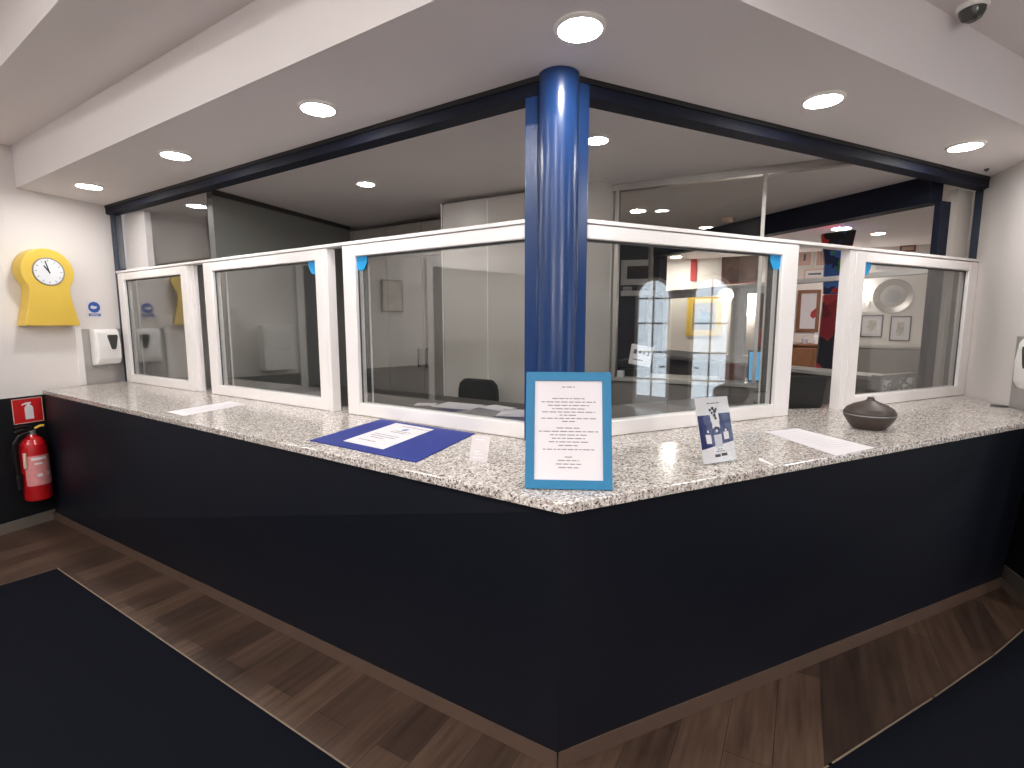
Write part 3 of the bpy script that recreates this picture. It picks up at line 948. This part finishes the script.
o = MB().prism([(-.013, .02), (.003, .045), (.013, .045), (.003, -.055), (-.005, -.055)], 0, .002).build('paper_strip', M['paper'], loc=(1.005, 1.955, Z1), rotz=.1)
tag(o, 'narrow white strip lying on the granite right of the acrylic holder', 'paper strip')
o = None
t = thing('acrylic_label', 'small frosted acrylic label stand between blue pad and framed notice', 'label stand', (-.135, 1.955, Z1), ROTL + .25)
frost = pm('frosted_acrylic', S(226, 218, 220), .3, var=.01)
frost.node_tree.nodes['Principled BSDF'].inputs['Alpha'].default_value = .5
f = MB(); q = MB().box(-.038, .038, -.002, .001, 0, .105); f.merge(q.bm, Matrix.Rotation(math.radians(-22), 4, 'X')); f.build('label_plate', frost, t)
B(-.038, .038, -.002, .05, 0, .003).build('label_foot', frost, t)
f = MB(); f.merge(text_rows(MB(), [(-.022, .018, .088), (-.02, .012, .04), (-.02, .016, .030), (-.024, .02, .016)], -.0021, .003, .0004, seed=11).bm, Matrix.Rotation(math.radians(-22), 4, 'X')); f.build('printed_text', M['tag_grey'], t)

# aroma diffuser
t = thing('aroma_diffuser', 'dark brown onion-shaped aroma diffuser on the right granite run', 'diffuser', (1.868, 2.60, Z1), .3)
t.scale = (.88, .88, .95)
MB().lathe([(0, .0), (.078, .0), (.086, .004), (.108, .030), (.128, .062), (.1325, .075), (.1325, .0775)], seg=56).build('lower_bowl', M['wood_dark'], t)
MB().lathe([(.132, .0775), (.1305, .081), (.132, .0815)], seg=56).build('seam_ring', M['grey_metal'], t)
MB().lathe([(.1325, .0825), (.131, .092), (.118, .112), (.085, .132), (.045, .146), (.026, .154), (.018, .164), (.016, .172), (.008, .172), (.007, .164), (0, .163)], seg=56).build('lid', M['wood_dark'], t)

# ================================================================== inside the office
def local_box(name, label, cat, loc, rot, parts, group=None):
    t = thing(name, label, cat, loc, rot, group)
    for nm, mt, bx, bev in parts:
        MB().box(*bx, bev).build(nm, M[mt], t)
    return t


# wardrobe with pairs of doors
wl_ = (P3 - P2); wlen = wl_.length; rotw = math.atan2(wl_.y, wl_.x)
t = thing('wardrobe', 'grey wardrobe with bar handles at the back of the office', 'wardrobe', V3(P2, 0), rotw)
B(.01, wlen - .01, .02, .56, .0, ZS - .05).build('carcass', M['grey_lam'], t)
xs = [.02, .083, .576, 1.065, wlen - .01]
for i in range(4):
    d = B(xs[i] + .003, xs[i + 1] - .003, -.002, .019, .06, 2.30, .002).build('door', M['grey_lam'], t)
    B(xs[i] + .003, xs[i + 1] - .003, -.002, .019, 2.306, ZS - .06, .002).build('top_panel', M['grey_lam'], t)
    if i in (1, 2):
        hx = xs[2] + (-.045 if i == 1 else .045) + (.49 if False else 0)
for hx in (xs[3] - .05, xs[3] + .05):
    MB().tube([(hx, -.0, 1.20), (hx, -.03, 1.20), (hx, -.03, 1.38), (hx, .0, 1.38)], .008).build('handle', M['gasket'], t)
# tall pale cabinet
wl_ = (P5 - P4); wlen = wl_.length; rotw = math.atan2(wl_.y, wl_.x)
t = thing('tall_cabinet', 'tall pale cabinet reaching the ceiling behind the third sash', 'cabinet', V3(P4, 0), rotw)
B(.0, wlen, .02, .20, 0, ZS - .03).build('carcass', M['pale_lam'], t)
for i, (a, b) in enumerate(((0, .46), (.46, .92), (.92, wlen))):
    B(a + .004, b - .004, -.001, .019, .06, ZS - .05, .002).build('door', M['pale_lam'], t)
B(-.014, .0, -.003, .20, 0, ZS - .03).build('edge_strip', M['edge'], t)
B(.455, .465, -.004, -.0015, .06, ZS - .05).build('joint_strip', M['edge'], t)
# panel between cabinet and partition
wall_seg('wall_panel', P5 + Vector((0.02, .03)), P6 + Vector((-.02, 0.01)), 0, ZS, M['pale_lam'], .05, 1)

# desk along the inside of the left run
t = thing('staff_desk', 'dark staff desk along the inside of the left glazing', 'desk', V3(C, 0), ROTL)
B(-2.9, -.15, .16, .95, 1.05, 1.085, .004).build('desk_top', M['desk'], t)
for x in (-2.85, -1.78, -.2):
    B(x - .02, x + .02, .2, .90, 0, 1.05).build('side_panel', M['cab'], t)
def desk_paper(s, d, w, h, rz, label, mat='paper'):
    p = L2(s, d)
    o = B(-w / 2, w / 2, -h / 2, h / 2, 0, .003).build('paper_sheet', M[mat], loc=(p.x, p.y, 1.0855), rotz=ROTL + rz)
    tag(o, label, 'paper')
desk_paper(1.05, .62, .30, .21, .1, 'loose white paper on the staff desk near the left sash edge')
desk_paper(.78, .70, .21, .15, -.2, 'white paper on the staff desk in the middle of the third sash')
desk_paper(.52, .62, .32, .24, .35, 'large pale paper on the staff desk in front of the black chair')
desk_paper(1.28, .55, .14, .1, .5, 'small note on the staff desk by the corner clip side')
p = L2(.24, .50)
t = thing('desk_phone', 'black desk phone on the staff desk beside the blue column', 'phone', (p.x, p.y, 1.0855), ROTL + .2)
MB().plate([(-.11, 0), (.11, 0), (.11, .03), (-.11, .07)], -.09, .09, .004).build('phone_base', M['black'], t)
MB().tube([(-.06, -.08, .075), (-.06, -.05, .09), (-.06, .05, .09), (-.06, .08, .075)], .018).build('handset', M['black'], t)

def office_chair(loc, rot, label, ztop):
    t = thing('office_chair', label, 'chair', V3(loc, 0), rot, 'black office chairs behind the glazing')
    w = .185
    o_ = [(-w + .02, 0), (w - .02, 0), (w, .05), (w, .21), (w - .015, .27), (w - .06, .305), (-w + .06, .305), (-w + .015, .27), (-w, .21), (-w, .05)]
    MB().plate([(x, z + ztop - .305) for x, z in o_], -.03, .03, .012).build('backrest', M['black_fabric'], t)
    MB().tube([(0, .03, ztop - .16), (0, .07, ztop - .3), (0, .05, .52), (0, -.2, .50)], .016).build('back_stem', M['black'], t)
    MB().prism([(-.22, -.44), (.22, -.44), (.24, -.2), (.2, -.02), (-.2, -.02), (-.24, -.2)], .50, .57, .018).build('seat', M['black_fabric'], t)
    MB().cyl((0, -.22, .30), .025, .4, seg=16).build('gas_post', M['black'], t)
    for i in range(5):
        a = 2 * PI * i / 5 + .3
        g = MB().tube([(0, -.22, .11), (.27 * math.cos(a), -.22 + .27 * math.sin(a), .075)], .02).build('leg', M['black'], t)
        MB().cyl((.27 * math.cos(a), -.22 + .27 * math.sin(a), .031), .03, .03, 'X', 16).build('castor', M['black'], g)
    return t
office_chair((-.27, 4.0), ROTL, 'black office chair at the staff desk behind the third sash', 1.20)

# glass partition on a grey cabinet row
PA = Vector((.809, 4.012)); PB = Vector((2.16, 3.337)); pd = (PB - PA).normalized(); rotp = math.atan2(pd.y, pd.x); pl = (PB - PA).length
t = thing('glass_partition', 'aluminium framed glass partition standing on the grey cabinets', 'partition', V3(PA, 0), rotp)
B(-.01, .02, -.03, .03, 1.222, ZS - .05, .002).build('post', M['alu'], t)
B(-.055, -.03, -.02, .04, 0.0, ZS - .01, .002).build('wall_channel', M['alu'], t)
B(1.00, 1.025, -.02, .02, 1.222, ZS - .05, .002).build('post', M['alu'], t)
B(-.03, pl, -.03, .03, ZS - .05, ZS - .001, .002).build('top_track', M['alu'], t)
B(.02, 1.0, -.004, .004, 1.222, ZS - .05).build('glass_pane', M['part_glass'], t)
t = thing('cabinet_row', 'row of low grey cabinets with a pale ledge under the partition', 'cabinets', V3(PA, 0), rotp)
B(-.02, pl - .20, .01, .36, 0, 1.19).build('carcass', M['cab'], t)
for i in range(3):
    B(.0 + i * .43 + .003, .43 + i * .43 - .003, -.008, .009, .06, 1.185, .002).build('door', M['cab'], t)
B(-.03, pl - .18, -.03, .38, 1.191, 1.221, .003).build('ledge', M['ledge'], t)

def onP(s, d, z):
    p = PA + pd * s + Vector((-pd.y, pd.x)) * d
    return (p.x, p.y, z)
# paper sign with payment symbols taped to the partition
t = thing('payment_notice', 'tilted white notice with small symbols taped to the glass partition', 'sign', onP(.215, -.0075, 1.395), rotp)
q = MB().box(-.085, .085, -.001, .001, -.078, .078); f = MB(); TR = Matrix.Rotation(math.radians(9), 4, 'Y'); f.merge(q.bm, TR); f.build('notice_sheet', M['paper'], t)
f = MB(); q = MB()
q.box(-.06, -.035, -.0016, -.0011, .005, .04); q.cyl((-.008, -.0013, .022), .011, .0006, 'Y', 16); q.cyl((.022, -.0013, .02), .009, .0006, 'Y', 16); q.plate([(.045, .005), (.062, .005), (.062, .036), (.052, .04)], -.0016, -.0011)
q.box(-.055, .02, -.0016, -.0011, -.042, -.034); f.merge(q.bm, TR); f.build('symbols', M['black_ink'], t)
# things on the ledge
t = local_box('letter_tray', 'black letter tray on the pale ledge behind the payment notice', 'tray', onP(.12, .18, 1.2215), rotp, [('tray_body', 'black', (-.1, .12, -.12, .12, 0, .06), .005), ('upper_tray', 'black', (-.1, .12, -.12, .12, .075, .13), .005)])
o = B(-.025, .025, -.025, .025, 0, .05, .003).build('paper_cube', M['tag_grey'], loc=onP(.06, .0, 1.2215), rotz=rotp); tag(o, 'small pale note cube at the left end of the ledge', 'note block')
o = B(-.09, .09, -.06, .06, 0, .12, .004).build('file_box', M['mahog'], loc=onP(.86, .20, 1.2215), rotz=rotp); tag(o, 'dark red file box on the pale ledge left of the tablet', 'box')
t = thing('tablet', 'tablet with a bright blue screen standing on the pale ledge', 'tablet', onP(1.085, .06, 1.2235), rotp + .12)
f = MB(); q = MB().box(-.115, .115, -.006, .006, 0, .23, .003); RT = Matrix.Rotation(math.radians(-12), 4, 'X'); f.merge(q.bm, RT); f.build('tablet_body', M['black'], t)
f = MB(); q = MB().box(-.107, .107, -.008, -.0065, .012, .218); f.merge(q.bm, RT); f.build('screen', M['screen'], t)
f = MB(); q = MB(); q.plate([(-.03, .03), (.0, .04), (.05, .13), (.045, .17)], -.009, -.0084); f.merge(q.bm, RT); f.build('screen_picture', M['sticker_blue'], t)
B(-.06, .06, .0, .09, -.001, .004).build('tablet_stand', M['black'], t)
# laptop seen from behind through the gap in the right run
mp_ = R2(1.87, .115)
t = thing('laptop', 'black laptop seen from behind in the open gap of the right glazing', 'laptop', (mp_.x, mp_.y, Z1), ROTR - .35)
B(-.17, .17, -.0, .20, .0, .018, .003).build('keyboard_base', M['black'], t)
f = MB(); q = MB().box(-.17, .17, -.006, .006, 0, .205, .004); f.merge(q.bm, Matrix.Translation((0, -.004, .012)) @ Matrix.Rotation(math.radians(10), 4, 'X')); f.build('lid', M['black'], t)
t = thing('smoke_detector', 'small beige detector on the ceiling behind the partition glass', 'detector', (2.18, 5.25, ZS))
MB().lathe([(.06, 0), (.06, -.02), (.045, -.04), (0, -.042)], seg=28).build('detector_body', M['pink_mat'], t)

# ================================================================== far glazing (blue beam) between middle room and lounge
LB = V3(BA, 0)
bl = (BE - BA).length
struct('trim_12', B(-bl - .05, -.02, -.07, .07, 2.50, ZS + .01, .004), M['navy'], loc=LB, rotz=ROTB)
struct('trim_13', B(-.0, .05, -.05, .05, 0, 2.50, .004), M['navy'], loc=LB, rotz=ROTB)
struct('trim_14', B(-bl - .05, -bl + .08, -.06, .06, 0, 2.50, .004), M['navy'], loc=LB, rotz=ROTB)
struct('trim_15', B(-bl + .08, .0, -.035, .035, 2.005, 2.045, .003), M['pvc'], loc=LB, rotz=ROTB)
struct('wall_far_parapet', B(-bl + .08, -.16, -.03, .1, 0, 1.19), M['cab'], loc=LB, rotz=ROTB)
struct('trim_16', B(-bl + .08, -.16, -.10, .2, 1.19, 1.222, .003), M['ledge'], loc=LB, rotz=ROTB)
def far_sash(num, x0, x1, y):
    f = MB(); a = .07
    f.box(x0, x0 + a, y - .025, y + .025, 1.223, 2.004, .004); f.box(x1 - a, x1, y - .025, y + .025, 1.223, 2.004, .004)
    f.box(x0 + a - .003, x1 - a + .003, y - .024, y + .024, 1.224, 1.30, .004); f.box(x0 + a - .003, x1 - a + .003, y - .024, y + .024, 1.945, 2.003, .004)
    w = struct('window_%d' % num, f, M['pvc'], loc=LB, rotz=ROTB)
    MB().box(x0 + a, x1 - a, y - .003, y + .003, 1.30, 1.945).build('glass_pane', M['part_glass'], w)
far_sash(8, -3.06, -1.83, -.0)
far_sash(9, -1.79, -1.28, -.0)

# ---- things on the navy wall and in the lounge
def pic(name, label, wall_o, wx, wy, rot, s, z0, w, h, fr, mt, art, frame_w=.03, mount=.04, d=.025):
    p = wall_o + wx * s - wy * .002
    t = thing(name, label, 'picture', V3(p, z0), rot)
    f = MB()
    for (x0, x1, a, b) in ((-w / 2, w / 2, 0, frame_w), (-w / 2, w / 2, h - frame_w, h), (-w / 2, -w / 2 + frame_w, frame_w, h - frame_w), (w / 2 - frame_w, w / 2, frame_w, h - frame_w)):
        f.box(x0, x1, -d, 0, a, b, .002)
    f.build('picture_frame', M[fr], t)
    B(-w / 2 + frame_w, w / 2 - frame_w, -.012, -.002, frame_w, h - frame_w).build('mount', M[mt], t)
    g = frame_w + mount
    B(-w / 2 + g, w / 2 - g, -.0145, -.0125, g, h - g).build('picture_art', M[art], t)
    return t


def hit(px, py, o, d):
    """where the line of sight through a point of the photograph meets a wall: distance along it, height"""
    u, v = (px - 512) / FOC, (384 - py) / FOC
    r = Vector((u, math.cos(PITCH) + v * math.sin(PITCH), -math.sin(PITCH) + v * math.cos(PITCH)))
    det = r.x * (-d.y) + r.y * d.x
    t = (o.x * (-d.y) + o.y * d.x) / det
    s = (r.x * o.y - r.y * o.x) / det
    s = ((Vector((r.x, r.y)) * t) - o).dot(d)
    return s, CAM_Z + r.z * t


def rect(px0, py0, px1, py1, o, d):
    s0, _ = hit(px0, (py0 + py1) / 2, o, d); s1, _ = hit(px1, (py0 + py1) / 2, o, d)
    _, za = hit((px0 + px1) / 2, py0, o, d); _, zb = hit((px0 + px1) / 2, py1, o, d)
    return (s0 + s1) / 2, zb, s1 - s0, za - zb


NA = Vector((.5, 7.17)); NX = (BE + Vector((0, .05)) - NA).normalized(); NY = Vector((-NX.y, NX.x)); ROTN = math.atan2(NX.y, NX.x)
s, z, w, h = rect(621, 260, 655, 285, NA, NX)
pic('wall_picture', 'red and black painting in a wide white frame on the navy wall', NA, NX, NY, ROTN, s, z, w, h, 'pvc', 'pvc', 'night_paint', .05, .03)
s, z, w, h = rect(621, 291, 663, 296, NA, NX)
o = B(-w / 2, w / 2, -.10, -.001, 0, h, .003).build('wall_shelf', M['pvc'], loc=V3(NA + NX * s, z), rotz=ROTN); tag(o, 'white shelf board on the navy wall under the red painting', 'shelf')
s2, z2, w2, h2 = rect(623, 287, 632, 291, NA, NX)
o = B(-w2 / 2, w2 / 2, -.07, -.02, 0, h2, .002).build('small_box', M['grey_metal'], loc=V3(NA + NX * s2, z + h + .001), rotz=ROTN); tag(o, 'small grey box standing on the white shelf of the navy wall', 'box')

Wk = (WA, WX, WY, ROTW)
def wp(label, px0, py0, px1, py1, *a, **k):
    s, z, w, h = rect(px0, py0, px1, py1, WA, WX)
    return pic('wall_picture', label, WA, WX, WY, ROTW, s, z, w, h, *a, **k)
wp('wide dark brown painting on the white lounge wall behind the fourth sash', 722, 254, 760, 284, 'mahog', 'brown_paint', 'brown_paint', .03, .03)
wp('bluish seascape with pinkish mount above the rail, left of its pair', 797, 248, 813, 267, 'pvc', 'pink_mat', 'sea_paint', .02, .07)
wp('small bluish picture with pinkish mount beside the painted totem', 815, 248, 828, 267, 'pvc', 'pink_mat', 'sea_paint', .02, .06)
wp('low pale landscape picture just above the far white rail', 804, 269, 826, 279, 'pink_mat', 'pvc', 'sea_paint', .02, .04)
t = wp('brown framed picture with a red shape, in the gap of the right glazing', 797, 290, 820, 332, 'brown', 'paper', 'paper', .05, .10)
MB().plate([(.04, .30), (.10, .36), (.13, .34), (.12, .24), (.07, .20), (.03, .24)], -.0165, -.0148).build('red_shape', M['red_paint'], t)
wp('left one of two pencil sketches below the oval tray', 861, 315, 883, 337, 'gasket', 'paper', 'sketch', .015, .06)
wp('right one of two pencil sketches below the oval tray', 890, 316, 911, 341, 'gasket', 'paper', 'sketch', .015, .06)
wp('small white framed picture left of the oval tray', 860, 300, 869, 312, 'pvc', 'paper', 'sketch', .01, .03)
wp('light landscape picture above the oval tray behind the fifth sash', 875, 261, 895, 271, 'pvc', 'paper', 'sketch', .02, .04)
wp('small brown picture high on the lounge wall above the fifth sash', 900, 245, 916, 252, 'brown', 'pink_mat', 'sketch', .02, .03)
# oval tray
s, z, w, h = rect(873, 279, 914, 313, WA, WX)
t = thing('oval_tray', 'large oval silver tray hanging on the white lounge wall', 'tray', V3(WA + WX * s - WY * .004, z + h / 2), ROTW)
T_ = Matrix.Scale(h / w, 4, (0, 0, 1)) @ Matrix.Rotation(PI / 2, 4, 'X')
MB().lathe([(0, .004), (w * .32, .004), (w * .36, .012), (w * .47, .02), (w * .5, .026), (w * .5, .02), (w * .36, .004), (w * .3, 0), (0, 0)], seg=48, mat=T_).build('tray_dish', M['silver'], t)
MB().lathe([(0, .006), (w * .2, .006), (w * .2, .0045), (0, .0045)], seg=40, mat=T_).build('engraved_centre', M['grey_metal'], t)
# sconce
s, z, w, h = rect(857, 283, 866, 299, WA, WX)
t = thing('wall_sconce', 'bright lit wall lamp left of the oval tray', 'wall lamp', V3(WA + WX * s - WY * .002, z), ROTW)
MB().lathe([(w * .5, 0), (w * .42, h), (w * .38, h), (w * .45, 0)], c=(0, -.10, 0), seg=28).build('lamp_shade', M['sconce'], t)
B(-.03, .03, -.03, 0, h * .2, h * .6, .004).build('wall_mount', M['silver'], t)
MB().tube([(0, -.03, h * .4), (0, -.10, h * .2), (0, -.10, h * .5)], .012).build('arm', M['silver'], t)
s, z, w, h = rect(743, 288, 754, 316, WA, WX)
t = thing('wall_sconce', 'tall bright lit wall lamp behind the fourth sash, under the brown painting', 'wall lamp', V3(WA + WX * s - WY * .002, z), ROTW)
MB().lathe([(w * .5, 0), (w * .5, h), (w * .44, h), (w * .44, 0)], c=(0, -.13, 0), seg=28).build('lamp_shade', M['sconce'], t)
B(-.03, .03, -.03, 0, h * .2, h * .6, .004).build('wall_mount', M['silver'], t)
MB().tube([(0, -.03, h * .4), (0, -.13, h * .3), (0, -.13, h * .6)], .012).build('arm', M['silver'], t)
# red hanging
s, z, w, h = rect(691, 259, 697, 281, WA, WX)
o = B(-w / 2, w / 2, -.03, -.001, 0, h, .004).build('red_wall_hanging', M['red_paint'], loc=V3(WA + WX * s, z), rotz=ROTW); tag(o, 'narrow red hanging on the white wall left of the brown painting', 'wall hanging')
# yellow framed poster
s, z, w, h = rect(687, 297, 722, 336, WA, WX)
pic('wall_poster', 'poster with a bright yellow border behind the fourth sash', WA, WX, WY, ROTW, s, z, w, h, 'yellow', 'grey_lam', 'sea_paint', .10, .08)
# painted totem
s, z, w, h = rect(822, 231, 842, 262, WA, WX)
tp = WA + WX * (s - .25) - WY * 1.5
u_ = (828 - 512) / FOC
tp = Vector((u_ * 5.6, 5.6))
t = thing('painted_totem', 'tall slim totem painted in red, green and blue patches, in the lounge', 'sculpture', V3(tp, 0), -.45)
MB().plate([(-.07, .02), (.07, .02), (.10, .55), (.06, .95), (.10, 1.35), (.09, 1.95), (-.09, 1.95), (-.10, 1.4), (-.12, .9), (-.09, .5)], -.05, .05, .012).build('lower_body', M['totem_low'], t)
MB().plate([(-.09, 1.955), (.09, 1.955), (.13, 2.35), (.17, 2.62), (-.15, 2.60), (-.10, 2.3)], -.05, .05, .012).build('upper_body', M['totem'], t)
MB().cyl((0, 0, .01), .17, .02, seg=32).build('base_plate', M['black'], t)
# sideboard with small bottles
sA, sB = hit(788, 350, WA, WX)[0], hit(842, 350, WA, WX)[0]
sb = WA + WX * (sA + sB) / 2; hs = (sB - sA) / 2 - .01
t = thing('sideboard', 'brown wooden sideboard against the lounge wall', 'sideboard', V3(sb, 0), ROTW)
zt_ = hit(808, 343, WA, WX)[1]
B(-hs, hs, -.45, -.01, .08, zt_ - .03, .006).build('carcass', M['brown'], t)
B(-hs, hs, -.48, -.01, zt_ - .029, zt_, .006).build('top', M['brown'], t)
for i in range(2):
    d = B(-hs + .01 + i * hs, -.01 + i * hs, -.465, -.451, .12, zt_ - .06, .003).build('door', M['brown'], t)
    MB().cyl((-.05 + i * .1, -.475, zt_ * .5), .014, .02, 'Y', 16).build('knob', M['silver'], d)
for x in (-hs + .05, hs - .05):
    for y in (-.42, -.05):
        B(x - .025, x + .025, y - .025, y + .025, 0, .08).build('foot', M['brown'], t)
for dx, hh_, mt, lb in ((-.12, .12, 'tag_grey', 'short pale bottle on the brown sideboard, left of the taller one'), (.02, .17, 'paper', 'taller white bottle on the brown sideboard')):
    p = sb + WX * dx - WY * .25
    o = MB().lathe([(0, 0), (.035, 0), (.038, .01), (.038, hh_ * .6), (.015, hh_ * .75), (.015, hh_), (0, hh_)], seg=20).build('bottle', M[mt], loc=V3(p, zt_ + .0005)); tag(o, lb, 'bottle')
# wooden rack
s, z, w, h = rect(756, 287, 787, 400, WA, WX)
t = thing('bookcase', 'dark red wooden bookcase behind the tablet at the partition', 'bookcase', V3(WA + WX * s - WY * .005, 0), ROTW)
bw = w / 2 - .01
B(-bw, -bw + .03, -.3, 0, 0, 2.1).build('side_panel', M['mahog'], t); B(bw - .03, bw, -.3, 0, 0, 2.1).build('side_panel', M['mahog'], t)
B(-bw + .03, bw - .03, -.02, 0, 0, 2.1).build('back_panel', M['mahog'], t)
for z_ in (.05, .45, .85, 1.25, 1.62, 2.08):
    B(-bw + .03, bw - .03, -.3, -.02, z_, z_ + .025).build('shelf', M['mahog'], t)
k = 0
for z_ in (1.275, 1.645):
    x = -bw + .05
    while x < bw - .09:
        tw = random.choice((.03, .04, .05)); th_ = random.uniform(.2, .28)
        mt = random.choice(('mahog', 'brown', 'pink_mat', 'red_paint', 'black'))
        p = WA + WX * (s + x + tw / 2) - WY * .16
        o = B(-tw / 2 + .001, tw / 2 - .001, -.08, .08, 0, th_, .002).build('book', M[mt], loc=V3(p, z_ + .0005), rotz=ROTW)
        tag(o, 'book on a shelf of the dark red lounge bookcase', 'book', 'books in the lounge bookcase')
        x += tw + .004
# display box with crumpled foil and grey low wall behind the fifth sash
dp = BA + BD * .55 + Vector((.936, .352)) * .75
t = thing('grey_cupboard', 'grey low cupboard behind the fifth sash under the sketches', 'cupboard', V3(WA + WX * hit(885, 360, WA, WX)[0], 0), ROTW)
ztc = hit(885, 345, WA, WX)[1]
B(-.45, .62, -.40, -.01, 0, ztc - .03).build('carcass', M['cab'], t); B(-.46, .65, -.42, -.01, ztc - .029, ztc, .003).build('top', M['ledge'], t)
B(-.44, .08, -.415, -.401, .06, ztc - .06, .002).build('door', M['cab'], t); B(.09, .61, -.415, -.401, .06, ztc - .06, .002).build('door', M['cab'], t)
p = R2(2.90, .085)
t = thing('foil_display', 'grey framed panel of crumpled silver foil standing behind the fifth sash', 'display', (p.x, p.y, Z1), ROTR)
f = MB()
for (x0, x1, z0, z1) in ((-.23, .23, 0, .03), (-.23, .23, .15, .18), (-.23, -.20, .03, .15), (.20, .23, .03, .15)):
    f.box(x0, x1, -.02, .04, z0, z1, .002)
f.build('panel_frame', M['grey_metal'], t)
B(-.20, .20, -.006, .03, .03, .15).build('foil_panel', M['crumple'], t)
t = office_chair((2.22, 4.45), ROTR + .5, 'black chair in the middle room seen above the monitor', 1.27)

# ================================================================== world and look
w = bpy.data.worlds.new('sky'); SC.world = w; w.use_nodes = True
bg = w.node_tree.nodes['Background']
bg.inputs['Color'].default_value = (.82, .91, 1, 1); bg.inputs['Strength'].default_value = 3.4
SC.view_settings.view_transform = 'Standard'
SC.view_settings.look = 'None'
SC.view_settings.gamma = 1.0
SC.view_settings.use_curve_mapping = False
SC.view_settings.exposure = 0.5
SC.cycles.use_denoising = True
SC.cycles.max_bounces = 10
SC.cycles.diffuse_bounces = 5
SC.cycles.glossy_bounces = 5
SC.cycles.transparent_max_bounces = 24
SC.cycles.transmission_bounces = 8
SC.cycles.sample_clamp_indirect = 8.0
SC.cycles.caustics_reflective = False
